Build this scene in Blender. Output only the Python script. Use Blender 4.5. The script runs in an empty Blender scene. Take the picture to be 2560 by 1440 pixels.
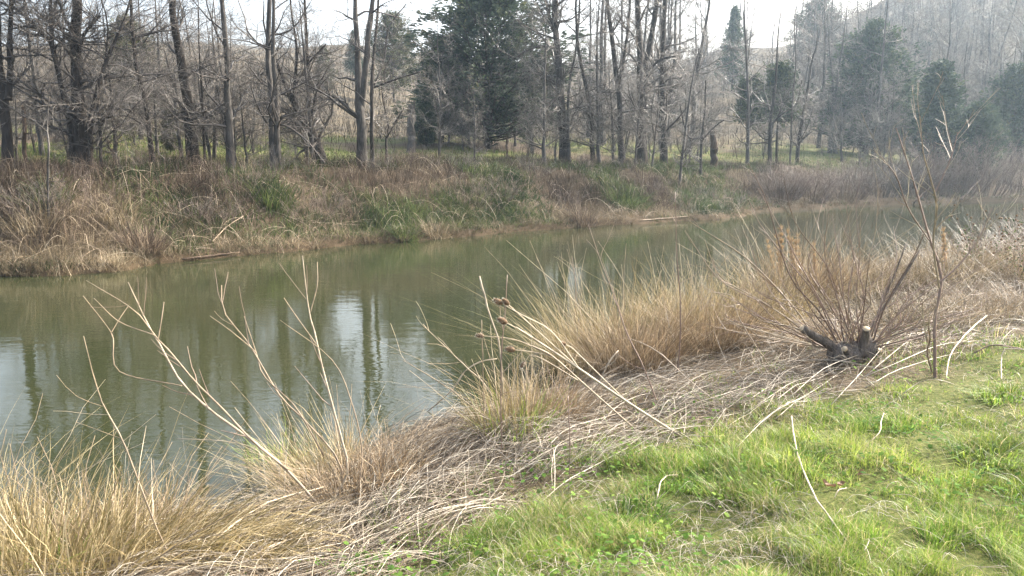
import bpy, math, random
import numpy as np
from mathutils import Vector

# ------------------------------------------------------------------ camera, sky, sun, exposure
scene = bpy.context.scene
col = scene.collection
F = 2050.0                                   # focal length in photo pixels (2560 wide)
PITCH = math.radians(9.42)
CAM = np.array([0.0, 0.0, 2.6])              # water level is z = 0
cam_data = bpy.data.cameras.new('camera')
cam_data.sensor_width = 36.0
cam_data.lens = 36.0 * F / 2560.0
cam_data.clip_start = 0.05
cam_data.clip_end = 3000
cam = bpy.data.objects.new('camera', cam_data)
cam.location = CAM
cam.rotation_euler = (math.pi / 2 - PITCH, 0, 0)
col.objects.link(cam)
scene.camera = cam

SUN_AZ, SUN_EL = math.radians(58), math.radians(34)   # azimuth clockwise from the view direction
world = bpy.data.worlds.new('World')
scene.world = world
world.use_nodes = True
wn = world.node_tree
bg = wn.nodes['Background']
sky = wn.nodes.new('ShaderNodeTexSky')
sky.sky_type = 'NISHITA'
sky.sun_disc = False
sky.sun_elevation = SUN_EL
sky.sun_rotation = SUN_AZ
sky.dust_density = 9.0
sky.air_density = 1.0
veil = wn.nodes.new('ShaderNodeVectorMath')          # thin even white veil of high cloud over the whole sky
veil.operation = 'ADD'
veil.inputs[1].default_value = (1.3, 1.35, 1.42)
wn.links.new(sky.outputs[0], veil.inputs[0])
wn.links.new(veil.outputs[0], bg.inputs[0])
bg.inputs[1].default_value = 0.15

sd = bpy.data.lights.new('sun', 'SUN')
sd.energy = 5.0
sd.angle = math.radians(0.6)
sd.color = (1.0, 0.94, 0.84)
sun = bpy.data.objects.new('sun', sd)
sdir = Vector((math.sin(SUN_AZ) * math.cos(SUN_EL), math.cos(SUN_AZ) * math.cos(SUN_EL), math.sin(SUN_EL)))
sun.rotation_euler = sdir.to_track_quat('Z', 'Y').to_euler()
sun.location = (20, 20, 40)
col.objects.link(sun)

scene.view_settings.view_transform = 'Standard'
scene.view_settings.look = 'None'
scene.view_settings.gamma = 1.0
scene.view_settings.exposure = 1.65

# ------------------------------------------------------------------ helpers
rng = np.random.default_rng(7)

def ray(px, py):
    u, v = (px - 1280) / F, (720 - py) / F
    c, s = math.cos(PITCH), math.sin(PITCH)
    return np.array([u, c + v * s, -s + v * c])

def at(px, py, Y):
    """point seen at a photo pixel, at forward distance Y"""
    d = ray(px, py)
    return CAM + d * (Y / d[1])

def water_at(px, py):
    d = ray(px, py)
    return (CAM + d * (-CAM[2] / d[2]))[:2]

def hash2(ix, iy, seed):
    h = (ix.astype(np.int64) * 374761393 + iy.astype(np.int64) * 668265263 + seed * 1442695041) & 0x7fffffff
    h = ((h ^ (h >> 13)) * 1274126177) & 0x7fffffff
    return ((h ^ (h >> 16)) & 0xffff) / 65535.0

def vnoise(x, y, scale=1.0, seed=0, octaves=1):
    x = np.asarray(x, float); y = np.asarray(y, float)
    out = np.zeros(np.broadcast(x, y).shape); amp = 1.0; tot = 0
    for o in range(octaves):
        X, Y = x * scale, y * scale
        ix, iy = np.floor(X), np.floor(Y)
        fx, fy = X - ix, Y - iy
        fx = fx * fx * (3 - 2 * fx); fy = fy * fy * (3 - 2 * fy)
        a = hash2(ix, iy, seed + o); b = hash2(ix + 1, iy, seed + o)
        c = hash2(ix, iy + 1, seed + o); d = hash2(ix + 1, iy + 1, seed + o)
        out = out + amp * ((a * (1 - fx) + b * fx) * (1 - fy) + (c * (1 - fx) + d * fx) * fy)
        tot += amp; amp *= 0.5; scale *= 2.03
    return out / tot

def sstep(a, b, x):
    t = np.clip((x - a) / (b - a), 0, 1)
    return t * t * (3 - 2 * t)

def seg_dist(x, y, pts):
    best = np.full(x.shape, 1e9)
    for (ax, ay), (bx, by) in zip(pts[:-1], pts[1:]):
        dx, dy = bx - ax, by - ay
        t = np.clip(((x - ax) * dx + (y - ay) * dy) / (dx * dx + dy * dy + 1e-12), 0, 1)
        best = np.minimum(best, np.hypot(x - ax - t * dx, y - ay - t * dy))
    return best

def inside(x, y, poly):
    res = np.zeros(x.shape, bool)
    n = len(poly)
    for i in range(n):
        ax, ay = poly[i]; bx, by = poly[(i + 1) % n]
        if ay == by: continue
        c = ((ay > y) != (by > y)) & (x < (bx - ax) * (y - ay) / (by - ay) + ax)
        res ^= c
    return res

# ------------------------------------------------------------------ shorelines (photo pixels put on the water plane)
far_px = [(0, 692), (120, 692), (200, 686), (300, 680), (400, 660), (500, 651), (600, 640), (750, 628), (900, 611), (1000, 607), (1100, 597),
          (1200, 590), (1300, 579), (1400, 573), (1500, 564), (1600, 561), (1700, 553), (1800, 549), (1862, 541), (1880, 532),
          (1950, 527), (2050, 524), (2100, 519), (2200, 515), (2300, 511), (2420, 507), (2560, 503)]
near_px = [(-250, 1330), (-20, 1365), (250, 1335), (420, 1318), (560, 1310), (700, 1290), (840, 1195), (960, 1110), (1090, 1080), (1200, 1055),
           (1330, 1010), (1450, 965), (1600, 890), (1780, 800), (2000, 722), (2200, 664), (2400, 622), (2560, 592)]
FAR = [(-120.0, 16.0), (-40.0, 16.0), (-20.0, 16.6)] + [tuple(water_at(*p)) for p in far_px]
NEAR = [(-120.0, 1.0), (-14.0, 2.6), (-6.0, 3.6)] + [tuple(water_at(*p)) for p in near_px]
endp = FAR[-1]
FAR = FAR + [(endp[0] + 6, endp[1] + 2.0), (endp[0] + 14, endp[1] + 1.0)]
NEAR = NEAR + [(NEAR[-1][0] + 8, NEAR[-1][1] + 6), (FAR[-1][0] + 1.0, FAR[-1][1] - 3)]
POND = FAR + NEAR[::-1]
# border of the mown green lawn
lawn_px = [(820, 1560), (960, 1440), (1200, 1290), (1450, 1170), (1640, 1110), (1900, 1035), (2150, 960), (2330, 905), (2560, 845)]

def height(x, y):
    x = np.asarray(x, float); y = np.asarray(y, float)
    dn, df = seg_dist(x, y, NEAR), seg_dist(x, y, FAR)
    wet = inside(x, y, POND)
    # near bank
    zn = 0.10 * sstep(0, 0.25, dn) + 0.92 * (1 - np.exp(-dn / 2.6)) + 0.004 * np.maximum(dn - 6, 0)
    zn = zn + (vnoise(x, y, 1.3, 3, 3) - 0.5) * 0.16 * sstep(0, 1.2, dn) + (vnoise(x, y, 6, 4, 2) - 0.5) * 0.05 * sstep(0, .5, dn)
    # far bank, meadow and hill
    az = x / np.maximum(y, 1.0)
    flat = 1 - 0.10 * sstep(0.02, 0.2, az) - 0.1 * sstep(0.25, 0.5, az)
    wb = 4.4 + 0.9 * sstep(0.05, 0.3, az)
    zf = 0.16 * sstep(0, 0.3, df) + 1.95 * flat * sstep(-0.6, 1.0, df / wb) * sstep(0, 0.9, df / wb) + 0.03 * np.maximum(df - 4, 0)
    zf = zf + 0.080 * np.maximum(df - 7, 0) * (1 - 0.3 * sstep(0, .4, az))
    hill = 0.052 + 0.12 * sstep(0.12, 0.30, az) + 0.28 * sstep(0.28, 0.6, az)
    up = np.maximum(df - 17, 0)
    up = np.where(up > 85, 85 + (up - 85) * 0.3, up)
    up = np.minimum(up, 105)
    zf = zf + hill * up * sstep(0, 14, up)
    zf = zf + (vnoise(x, y, 0.35, 11, 3) - 0.5) * 0.5 * sstep(0.5, 5, df) + (vnoise(x, y, 1.6, 12, 2) - 0.5) * 0.18 * sstep(0.1, 2, df)
    zf = zf + (vnoise(x, y, 0.03, 15, 2) - 0.5) * 6 * sstep(40, 120, df)
    # blend round the two ends of the pond
    w = sstep(-0.35, 0.35, (df - dn) / (np.minimum(df + dn, 24.0) + 1e-6))
    z = zn * w + zf * (1 - w)
    dd = np.minimum(dn, df)
    zw = -0.05 - 0.45 * np.minimum(dd, 3.0)
    return np.where(wet, zw, np.maximum(z, 0.02 + 0 * z))

def h1(x, y):
    return float(height(np.array([x]), np.array([y]))[0])

def ground_at(px, py, tmax=300):
    d = ray(px, py); d = d / np.linalg.norm(d)
    t = np.concatenate([np.arange(1.5, 20, 0.02), np.arange(20, tmax, 0.1)])
    P = CAM[None] + t[:, None] * d[None]
    g = np.maximum(height(P[:, 0], P[:, 1]), 0.0)
    hit = np.nonzero(P[:, 2] <= g)[0]
    k = hit[0] if len(hit) else len(t) - 1
    p = P[k].copy(); p[2] = g[k]
    return p

def base_col(px, Y):
    """ground point below a photo column at forward distance Y"""
    x = at(px, 390, Y)[0]
    return np.array([x, Y, h1(x, Y)])

LAWN = [tuple(ground_at(min(p[0], 2600), min(p[1], 1700))[:2]) for p in lawn_px]
LAWN_POLY = LAWN + [(LAWN[-1][0] + 14, LAWN[-1][1] + 14), (60, 10), (60, -30), (-10, -30), (LAWN[0][0] - 3.0, LAWN[0][1] - 2.5)]
def lawn_sd(x, y):
    """positive inside the lawn"""
    d = seg_dist(x, y, LAWN)
    return np.where(inside(x, y, LAWN_POLY), d, -d)

# ---- mesh building
class Buf:
    def __init__(self):
        self.v, self.q, self.t, self.a, self.n = [], [], [], [], 0
    def add(self, v, quads=None, tris=None, a=None):
        v = np.asarray(v, np.float32).reshape(-1, 3)
        if quads is not None and len(quads): self.q.append(np.asarray(quads, np.int64).reshape(-1, 4) + self.n)
        if tris is not None and len(tris): self.t.append(np.asarray(tris, np.int64).reshape(-1, 3) + self.n)
        if a is None: a = np.zeros(len(v))
        self.a.append(np.broadcast_to(np.asarray(a, np.float32), (len(v),)))
        self.v.append(v); self.n += len(v)
        return self
    def ribbons(self, P, W, side, a):
        """N strips along P (N,S,3), half width W (N,S), pinched at the tip"""
        P = np.asarray(P, float); N, S = P.shape[:2]
        W = np.broadcast_to(np.asarray(W, float), (N, S))
        L = P[:, :-1] - side[:, None] * W[:, :-1, None]
        R = P[:, :-1] + side[:, None] * W[:, :-1, None]
        per = 2 * (S - 1) + 1
        V = np.empty((N, per, 3)); V[:, 0:2 * (S - 1):2] = L; V[:, 1:2 * (S - 1):2] = R; V[:, -1] = P[:, -1]
        off = np.arange(N)[:, None] * per
        if S > 2:
            k = np.arange(S - 2) * 2
            base = np.stack([k, k + 1, k + 3, k + 2], 1).reshape(1, -1, 4)
            q = (base + off[:, :, None]).reshape(-1, 4)
        else: q = None
        t = np.array([2 * (S - 2), 2 * (S - 2) + 1, per - 1])[None] + off
        return self.add(V, q, t, np.repeat(np.broadcast_to(a, (N,)), per))
    def tubes(self, P, R, k=3, a=0.0, cap=False):
        P = np.asarray(P, float); N, S = P.shape[:2]
        R = np.broadcast_to(np.asarray(R, float), (N, S))
        T = np.gradient(P, axis=1); T /= np.linalg.norm(T, axis=2, keepdims=True) + 1e-9
        m = np.abs(T.mean(1)); ref = np.zeros((N, 3)); ref[np.arange(N), m.argmin(1)] = 1
        A = np.cross(T, ref[:, None]); A /= np.linalg.norm(A, axis=2, keepdims=True) + 1e-9
        B = np.cross(T, A)
        th = np.arange(k) * 2 * math.pi / k
        V = P[:, :, None] + R[:, :, None, None] * (A[:, :, None] * np.cos(th)[None, None, :, None] + B[:, :, None] * np.sin(th)[None, None, :, None])
        s, j = np.meshgrid(np.arange(S - 1), np.arange(k), indexing='ij')
        base = np.stack([s * k + j, s * k + (j + 1) % k, (s + 1) * k + (j + 1) % k, (s + 1) * k + j], -1).reshape(1, -1, 4)
        off = (np.arange(N) * S * k)[:, None, None]
        tri = None
        if cap:
            tt = []
            for b in (0, (S - 1) * k):
                for i in range(1, k - 1): tt.append((b, b + i, b + i + 1) if b else (b, b + i + 1, b + i))
            tri = (np.array(tt)[None] + off).reshape(-1, 3)
        return self.add(V, (base + off).reshape(-1, 4), tri, np.repeat(np.broadcast_to(a, (N,)), S * k))
    def mesh(self, name, mat, smooth=True):
        v = np.concatenate(self.v); a = np.concatenate(self.a)
        q = np.concatenate(self.q) if self.q else np.zeros((0, 4), np.int64)
        t = np.concatenate(self.t) if self.t else np.zeros((0, 3), np.int64)
        me = bpy.data.meshes.new(name)
        me.vertices.add(len(v)); me.vertices.foreach_set('co', v.ravel().astype(np.float32))
        loops = np.concatenate([q.ravel(), t.ravel()]).astype(np.int32)
        me.loops.add(len(loops)); me.loops.foreach_set('vertex_index', loops)
        np_ = len(q) + len(t)
        me.polygons.add(np_)
        start = np.concatenate([np.arange(len(q)) * 4, len(q) * 4 + np.arange(len(t)) * 3]).astype(np.int32)
        me.polygons.foreach_set('loop_start', start)
        me.polygons.foreach_set('use_smooth', np.full(np_, smooth))
        at_ = me.attributes.new('rnd', 'FLOAT', 'POINT'); at_.data.foreach_set('value', a.astype(np.float32))
        me.update(calc_edges=True)
        me.materials.append(mat)
        return me

def obj(name, data, parent=None, loc=None):
    o = bpy.data.objects.new(name, data)
    col.objects.link(o)
    if parent is not None: o.parent = parent
    if loc is not None: o.location = [float(c) for c in loc]
    return o

def tag(o, label=None, cat=None, group=None, kind=None):
    if label: o['label'] = label
    if cat: o['category'] = cat
    if group: o['group'] = group
    if kind: o['kind'] = kind
    return o

def thing(name, label, cat, loc, group=None):
    return tag(obj(name, None, None, loc), label, cat, group)

def build(buf, name, mat, parent=None, origin=None, smooth=True):
    """link a buffer given in world space; its parent sits at `origin` (unrotated)"""
    if origin is not None:
        o = np.asarray(origin, np.float32)
        buf.v = [x - o for x in buf.v]
    me = buf.mesh(name, mat, smooth)
    return obj(name, me, parent, None if parent is not None else origin)

def rand_dir2(n):
    th = rng.uniform(0, 2 * math.pi, n)
    return np.stack([np.cos(th), np.sin(th), np.zeros(n)], 1)

def norm(v):
    return v / (np.linalg.norm(v, axis=-1, keepdims=True) + 1e-9)

def curve_pts(pts, S):
    """Catmull-Rom through pts, S samples evenly spaced"""
    p = np.asarray(pts, float)
    if len(p) == 2:
        return p[0] + (p[1] - p[0]) * np.linspace(0, 1, S)[:, None]
    e = np.vstack([2 * p[0] - p[1], p, 2 * p[-1] - p[-2]])
    out = []
    for i in range(1, len(e) - 2):
        t = np.linspace(0, 1, 12, endpoint=False)[:, None]
        a, b, c, d = e[i - 1], e[i], e[i + 1], e[i + 2]
        out.append(.5 * (2 * b + (c - a) * t + (2 * a - 5 * b + 4 * c - d) * t * t + (3 * b - a - 3 * c + d) * t ** 3))
    out = np.vstack(out + [e[-2][None]])
    s = np.concatenate([[0], np.cumsum(np.linalg.norm(np.diff(out[:, :3], axis=0), axis=1))])
    return np.stack([np.interp(np.linspace(0, s[-1], S), s, out[:, k]) for k in range(out.shape[1])], 1)

# ---- materials
def new_mat(name):
    m = bpy.data.materials.new(name); m.use_nodes = True
    nt = m.node_tree
    for n in list(nt.nodes): nt.nodes.remove(n)
    out = nt.nodes.new('ShaderNodeOutputMaterial')
    return m, nt, out

def ramp_node(nt, stops):
    r = nt.nodes.new('ShaderNodeValToRGB')
    el = r.color_ramp.elements
    while len(el) > 1: el.remove(el[-1])
    el[0].position = stops[0][0]; el[0].color = (*stops[0][1], 1)
    for p, c in stops[1:]:
        e = el.new(p); e.color = (*c, 1)
    return r

def plant_mat(name, stops, trans=0.3, rough=0.55, spec=0.3, vary=0.35, nscale=3.0):
    m, nt, out = new_mat(name)
    at_ = nt.nodes.new('ShaderNodeAttribute'); at_.attribute_name = 'rnd'
    r = ramp_node(nt, stops); nt.links.new(at_.outputs['Fac'], r.inputs[0])
    tc = nt.nodes.new('ShaderNodeTexCoord')
    no = nt.nodes.new('ShaderNodeTexNoise'); no.inputs['Scale'].default_value = nscale; no.inputs['Detail'].default_value = 3
    nt.links.new(tc.outputs['Object'], no.inputs['Vector'])
    mr = nt.nodes.new('ShaderNodeMapRange'); mr.inputs[1].default_value = 0.3; mr.inputs[2].default_value = 0.7
    mr.inputs[3].default_value = 1 - vary; mr.inputs[4].default_value = 1 + vary
    nt.links.new(no.outputs['Fac'], mr.inputs[0])
    mx = nt.nodes.new('ShaderNodeVectorMath'); mx.operation = 'SCALE'
    nt.links.new(r.outputs[0], mx.inputs[0]); nt.links.new(mr.outputs[0], mx.inputs['Scale'])
    b = nt.nodes.new('ShaderNodeBsdfPrincipled'); b.inputs['Roughness'].default_value = rough
    b.inputs['Specular IOR Level'].default_value = spec
    nt.links.new(mx.outputs[0], b.inputs['Base Color'])
    if trans > 0:
        t = nt.nodes.new('ShaderNodeBsdfTranslucent'); nt.links.new(mx.outputs[0], t.inputs[0])
        ms = nt.nodes.new('ShaderNodeMixShader'); ms.inputs[0].default_value = trans
        nt.links.new(b.outputs[0], ms.inputs[1]); nt.links.new(t.outputs[0], ms.inputs[2])
        nt.links.new(ms.outputs[0], out.inputs[0])
    else:
        nt.links.new(b.outputs[0], out.inputs[0])
    return m

def bark_mat(name, c0, c1, scale=9.0):
    m, nt, out = new_mat(name)
    tc = nt.nodes.new('ShaderNodeTexCoord')
    mp = nt.nodes.new('ShaderNodeMapping'); mp.inputs['Scale'].default_value = (scale, scale, scale * 0.16)
    nt.links.new(tc.outputs['Object'], mp.inputs[0])
    no = nt.nodes.new('ShaderNodeTexNoise'); no.inputs['Scale'].default_value = 2.0; no.inputs['Detail'].default_value = 6; no.inputs['Roughness'].default_value = .7
    nt.links.new(mp.outputs[0], no.inputs['Vector'])
    n2 = nt.nodes.new('ShaderNodeTexNoise'); n2.inputs['Scale'].default_value = 1.7; n2.inputs['Detail'].default_value = 3
    nt.links.new(tc.outputs['Object'], n2.inputs['Vector'])
    add = nt.nodes.new('ShaderNodeMath'); add.operation = 'MULTIPLY_ADD'; add.inputs[1].default_value = 0.45
    nt.links.new(n2.outputs['Fac'], add.inputs[0]); 
    sc = nt.nodes.new('ShaderNodeMath'); sc.operation = 'MULTIPLY'; sc.inputs[1].default_value = 0.6
    nt.links.new(no.outputs['Fac'], sc.inputs[0]); nt.links.new(sc.outputs[0], add.inputs[2])
    r = ramp_node(nt, [(0.36, c0), (0.62, c1), (0.74, tuple(min(1, x * 1.35) for x in c1))])
    nt.links.new(add.outputs[0], r.inputs[0])
    b = nt.nodes.new('ShaderNodeBsdfPrincipled'); b.inputs['Roughness'].default_value = .85; b.inputs['Specular IOR Level'].default_value = .2
    nt.links.new(r.outputs[0], b.inputs['Base Color'])
    bu = nt.nodes.new('ShaderNodeBump'); bu.inputs['Strength'].default_value = .9; bu.inputs['Distance'].default_value = .03
    nt.links.new(no.outputs['Fac'], bu.inputs['Height']); nt.links.new(bu.outputs[0], b.inputs['Normal'])
    nt.links.new(b.outputs[0], out.inputs[0])
    return m

M = {}
M['bark'] = bark_mat('bark_brown', (.014, .012, .010), (.062, .052, .044))
M['bark_grey'] = bark_mat('bark_grey', (.024, .022, .020), (.115, .105, .095))
M['stump'] = bark_mat('stump_bark', (.06, .05, .042), (.21, .175, .145), 22)
M['dead_wood'] = bark_mat('dead_wood', (.03, .022, .016), (.12, .085, .06))
M['cut_wood'] = plant_mat('cut_wood', [(0, (.42, .33, .22)), (1, (.52, .42, .29))], 0, .8, .1, .2, 20)
M['twig'] = plant_mat('twig', [(0, (.028, .023, .019)), (.5, (.07, .058, .049)), (.85, (.16, .14, .12)), (1, (.38, .35, .31))], 0, .5, .45, .15)
M['far_twig'] = plant_mat('far_twig', [(0, (.06, .05, .042)), (.6, (.125, .108, .09)), (1, (.30, .27, .235))], 0, .6, .4, .15)
M['red_twig'] = plant_mat('red_twig', [(0, (.085, .06, .047)), (.6, (.165, .122, .095)), (1, (.33, .265, .21))], 0, .55, .4, .2)
M['cedar'] = plant_mat('cedar', [(0, (.03, .046, .034)), (.5, (.06, .085, .052)), (.85, (.095, .12, .062)), (1, (.15, .15, .07))], .2, .7, .15, .3, 1.5)
M['cedar_dry'] = plant_mat('cedar_dry', [(0, (.05, .06, .03)), (.5, (.085, .095, .045)), (1, (.15, .13, .06))], .2, .7, .15, .3, 1.5)
M['bramble'] = plant_mat('bramble', [(0, (.045, .032, .024)), (.35, (.095, .07, .05)), (.7, (.18, .135, .095)), (1, (.36, .29, .205))], .15, .7, .2, .35, .5)
M['scrub'] = plant_mat('scrub', [(0, (.035, .03, .022)), (.5, (.075, .064, .048)), (1, (.16, .135, .10))], .1, .8, .1, .35, .3)
M['dry_grass'] = plant_mat('dry_grass', [(0, (.075, .058, .034)), (.4, (.15, .118, .072)), (.8, (.26, .21, .135)), (1, (.43, .37, .26))], .3, .6, .25, .3, .8)
M['gold_grass'] = plant_mat('gold_grass', [(0, (.10, .085, .03)), (.35, (.21, .165, .075)), (.75, (.36, .285, .155)), (1, (.52, .44, .28))], .3, .55, .3, .25, 3)
M['brown_grass'] = plant_mat('brown_grass', [(0, (.085, .06, .036)), (.4, (.19, .135, .08)), (.8, (.33, .25, .155)), (1, (.48, .39, .27))], .25, .55, .3, .25, 3)
M['plume'] = plant_mat('plume', [(0, (.27, .18, .10)), (1, (.44, .33, .20))], .35, .7, .2, .15, 8)
M['straw'] = plant_mat('straw', [(0, (.07, .053, .036)), (.35, (.19, .155, .11)), (.7, (.37, .32, .245)), (1, (.54, .50, .42))], .1, .45, .45, .2, 4)
M['stalk'] = plant_mat('stalk', [(0, (.14, .10, .065)), (.5, (.26, .20, .135)), (1, (.43, .365, .27))], 0, .55, .35, .4, 14)
M['dark_stalk'] = plant_mat('dark_stalk', [(0, (.10, .065, .05)), (.6, (.19, .13, .10)), (1, (.32, .24, .19))], 0, .5, .4, .2, 8)
M['grass'] = plant_mat('grass', [(0, (.055, .125, .02)), (.4, (.12, .21, .03)), (.75, (.23, .30, .048)), (.93, (.33, .365, .09)), (1, (.40, .34, .18))], .45, .5, .3, .35, 1.4)
M['leaf'] = plant_mat('leaf', [(0, (.05, .12, .025)), (.6, (.12, .21, .04)), (1, (.20, .28, .06))], .45, .75, .08, .3, 2)
M['green_brush'] = plant_mat('green_brush', [(0, (.022, .038, .014)), (.5, (.055, .08, .026)), (1, (.14, .16, .055))], .35, .6, .2, .35, .7)
M['meadow'] = plant_mat('meadow', [(0, (.05, .085, .018)), (.6, (.10, .135, .032)), (1, (.23, .21, .095))], .4, .6, .2, .3, .5)
M['dead_leaf'] = plant_mat('dead_leaf', [(0, (.09, .05, .03)), (1, (.22, .13, .075))], .2, .6, .3, .3, 8)
M['seed_head'] = plant_mat('seed_head', [(0, (.10, .06, .035)), (1, (.24, .16, .10))], 0, .8, .1, .4, 60)

def ground_material():
    m, nt, out = new_mat('ground_soil')
    def attr(n):
        a = nt.nodes.new('ShaderNodeAttribute'); a.attribute_name = n; return a.outputs['Fac']
    tc = nt.nodes.new('ShaderNodeTexCoord')
    def noise(s, d=5, r=.6):
        n = nt.nodes.new('ShaderNodeTexNoise'); n.inputs['Scale'].default_value = s; n.inputs['Detail'].default_value = d; n.inputs['Roughness'].default_value = r
        nt.links.new(tc.outputs['Object'], n.inputs['Vector']); return n.outputs['Fac']
    fine, mid, big = noise(26, 6, .7), noise(2.2, 6, .65), noise(.22, 5, .6)
    soil = ramp_node(nt, [(.3, (.03, .023, .015)), (.5, (.08, .06, .04)), (.7, (.17, .13, .09))]); nt.links.new(fine, soil.inputs[0])
    lawn = ramp_node(nt, [(.3, (.03, .04, .012)), (.5, (.08, .095, .025)), (.7, (.17, .16, .065))]); nt.links.new(fine, lawn.inputs[0])
    mead = ramp_node(nt, [(.35, (.075, .095, .028)), (.5, (.11, .12, .042)), (.66, (.19, .155, .08))]); nt.links.new(mid, mead.inputs[0])
    hill = ramp_node(nt, [(.32, (.05, .043, .032)), (.48, (.085, .073, .053)), (.64, (.135, .112, .083))]); nt.links.new(mid, hill.inputs[0])
    hil2 = ramp_node(nt, [(.4, (.75, .75, .75)), (.6, (1.2, 1.15, 1.05))]); nt.links.new(big, hil2.inputs[0])
    hm = nt.nodes.new('ShaderNodeMixRGB'); hm.blend_type = 'MULTIPLY'; hm.inputs[0].default_value = 1
    nt.links.new(hill.outputs[0], hm.inputs[1]); nt.links.new(hil2.outputs[0], hm.inputs[2])
    mud = ramp_node(nt, [(.3, (.03, .022, .014)), (.7, (.085, .06, .035))]); nt.links.new(fine, mud.inputs[0])
    cur = soil.outputs[0]
    for a, c in (('lawn', lawn), ('meadow', mead), ('hill', hm), ('mud', mud)):
        mx = nt.nodes.new('ShaderNodeMixRGB'); nt.links.new(attr(a), mx.inputs[0])
        nt.links.new(cur, mx.inputs[1]); nt.links.new(c.outputs[0], mx.inputs[2]); cur = mx.outputs[0]
    b = nt.nodes.new('ShaderNodeBsdfPrincipled'); b.inputs['Roughness'].default_value = .95; b.inputs['Specular IOR Level'].default_value = .1
    nt.links.new(cur, b.inputs['Base Color'])
    bu = nt.nodes.new('ShaderNodeBump'); bu.inputs['Strength'].default_value = .8; bu.inputs['Distance'].default_value = .04
    nt.links.new(fine, bu.inputs['Height']); nt.links.new(bu.outputs[0], b.inputs['Normal'])
    nt.links.new(b.outputs[0], out.inputs[0])
    return m

def water_material():
    m, nt, out = new_mat('pond_water')
    tc = nt.nodes.new('ShaderNodeTexCoord')
    def noise(sx, sy, d, r=.5):
        mp = nt.nodes.new('ShaderNodeMapping'); mp.inputs['Scale'].default_value = (sx, sy, 1)
        mp.inputs['Rotation'].default_value = (0, 0, .12)
        nt.links.new(tc.outputs['Object'], mp.inputs[0])
        n = nt.nodes.new('ShaderNodeTexNoise'); n.inputs['Scale'].default_value = 1; n.inputs['Detail'].default_value = d; n.inputs['Roughness'].default_value = r
        nt.links.new(mp.outputs[0], n.inputs['Vector']); return n.outputs['Fac']
    b = nt.nodes.new('ShaderNodeBsdfPrincipled')
    b.inputs['IOR'].default_value = 1.40; b.inputs['Roughness'].default_value = .012
    r = ramp_node(nt, [(.35, (.022, .027, .012)), (.65, (.030, .033, .015))]); nt.links.new(noise(.25, .25, 3), r.inputs[0])
    nt.links.new(r.outputs[0], b.inputs['Base Color'])
    b1 = nt.nodes.new('ShaderNodeBump'); b1.inputs['Strength'].default_value = .5; b1.inputs['Distance'].default_value = .003
    nt.links.new(noise(5.5, 14, 2.0), b1.inputs['Height'])
    b2 = nt.nodes.new('ShaderNodeBump'); b2.inputs['Strength'].default_value = .4; b2.inputs['Distance'].default_value = .008
    nt.links.new(noise(1.2, 3.0, 2.0), b2.inputs['Height']); nt.links.new(b1.outputs[0], b2.inputs['Normal'])
    nt.links.new(b2.outputs[0], b.inputs['Normal'])
    nt.links.new(b.outputs[0], out.inputs[0])
    return m

# ------------------------------------------------------------------ ground and water
def axis(lo, hi, fine_lo, fine_hi, step, grow):
    a = list(np.arange(fine_lo, fine_hi, step)); s = step; x = a[-1]
    while x < hi: s *= grow; x += s; a.append(x)
    s = step; x = a[0]; b = []
    while x > lo: s *= grow; x -= s; b.append(x)
    return np.array(b[::-1] + a)
gx = axis(-230, 300, -15, 22, 0.17, 1.07)
gy = axis(-40, 320, 3.0, 32, 0.17, 1.05)
GX, GY = np.meshgrid(gx, gy)
gz = height(GX.ravel(), GY.ravel()).reshape(GX.shape)
nx, ny = len(gx), len(gy)
ii, jj = np.meshgrid(np.arange(ny - 1), np.arange(nx - 1), indexing='ij')
quads = np.stack([ii * nx + jj, ii * nx + jj + 1, (ii + 1) * nx + jj + 1, (ii + 1) * nx + jj], -1).reshape(-1, 4)
gb = Buf().add(np.stack([GX, GY, gz], -1).reshape(-1, 3), quads)
gm = gb.mesh('ground', ground_material())
fx, fy = GX.ravel(), GY.ravel()
DN, DF = seg_dist(fx, fy, NEAR), seg_dist(fx, fy, FAR)
farside = (DF < DN)
WET = inside(fx, fy, POND)
az_ = fx / np.maximum(fy, 1)
w_lawn = sstep(-.5, .5, lawn_sd(fx, fy) + (vnoise(fx, fy, 1.1, 31, 2) - .5) * 1.2) * ~farside
w_mead = farside * sstep(3.2, 6, DF) * (1 - sstep(15, 23, DF + (vnoise(fx, fy, .15, 33, 2) - .5) * 10)) * sstep(.30, .52, vnoise(fx, fy, .22, 35, 3) + .08)
w_hill = farside * sstep(15, 24, DF + (vnoise(fx, fy, .15, 33, 2) - .5) * 10)
w_mud = np.where(WET, 1, 1 - sstep(.2, 1.0, np.minimum(DN, DF) + (vnoise(fx, fy, 1.5, 37, 2) - .5) * .6))
for n_, w_ in (('lawn', w_lawn), ('meadow', w_mead), ('hill', w_hill), ('mud', w_mud)):
    a_ = gm.attributes.new(n_, 'FLOAT', 'POINT'); a_.data.foreach_set('value', w_.astype(np.float32))
tag(obj('ground', gm), 'grassy pond banks, meadow and brown hillside', None, None, 'structure')

wx, wy = np.linspace(-110, 60, 20), np.linspace(0.5, 62, 14)
WXm, WYm = np.meshgrid(wx, wy)
ii, jj = np.meshgrid(np.arange(13), np.arange(19), indexing='ij')
wq = np.stack([ii * 20 + jj, ii * 20 + jj + 1, (ii + 1) * 20 + jj + 1, (ii + 1) * 20 + jj], -1).reshape(-1, 4)
wm = Buf().add(np.stack([WXm, WYm, 0 * WXm], -1).reshape(-1, 3), wq).mesh('pond_water', water_material())
tag(obj('pond_water', wm), 'still murky green pond reflecting trees and sky', None, None, 'structure')

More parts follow.
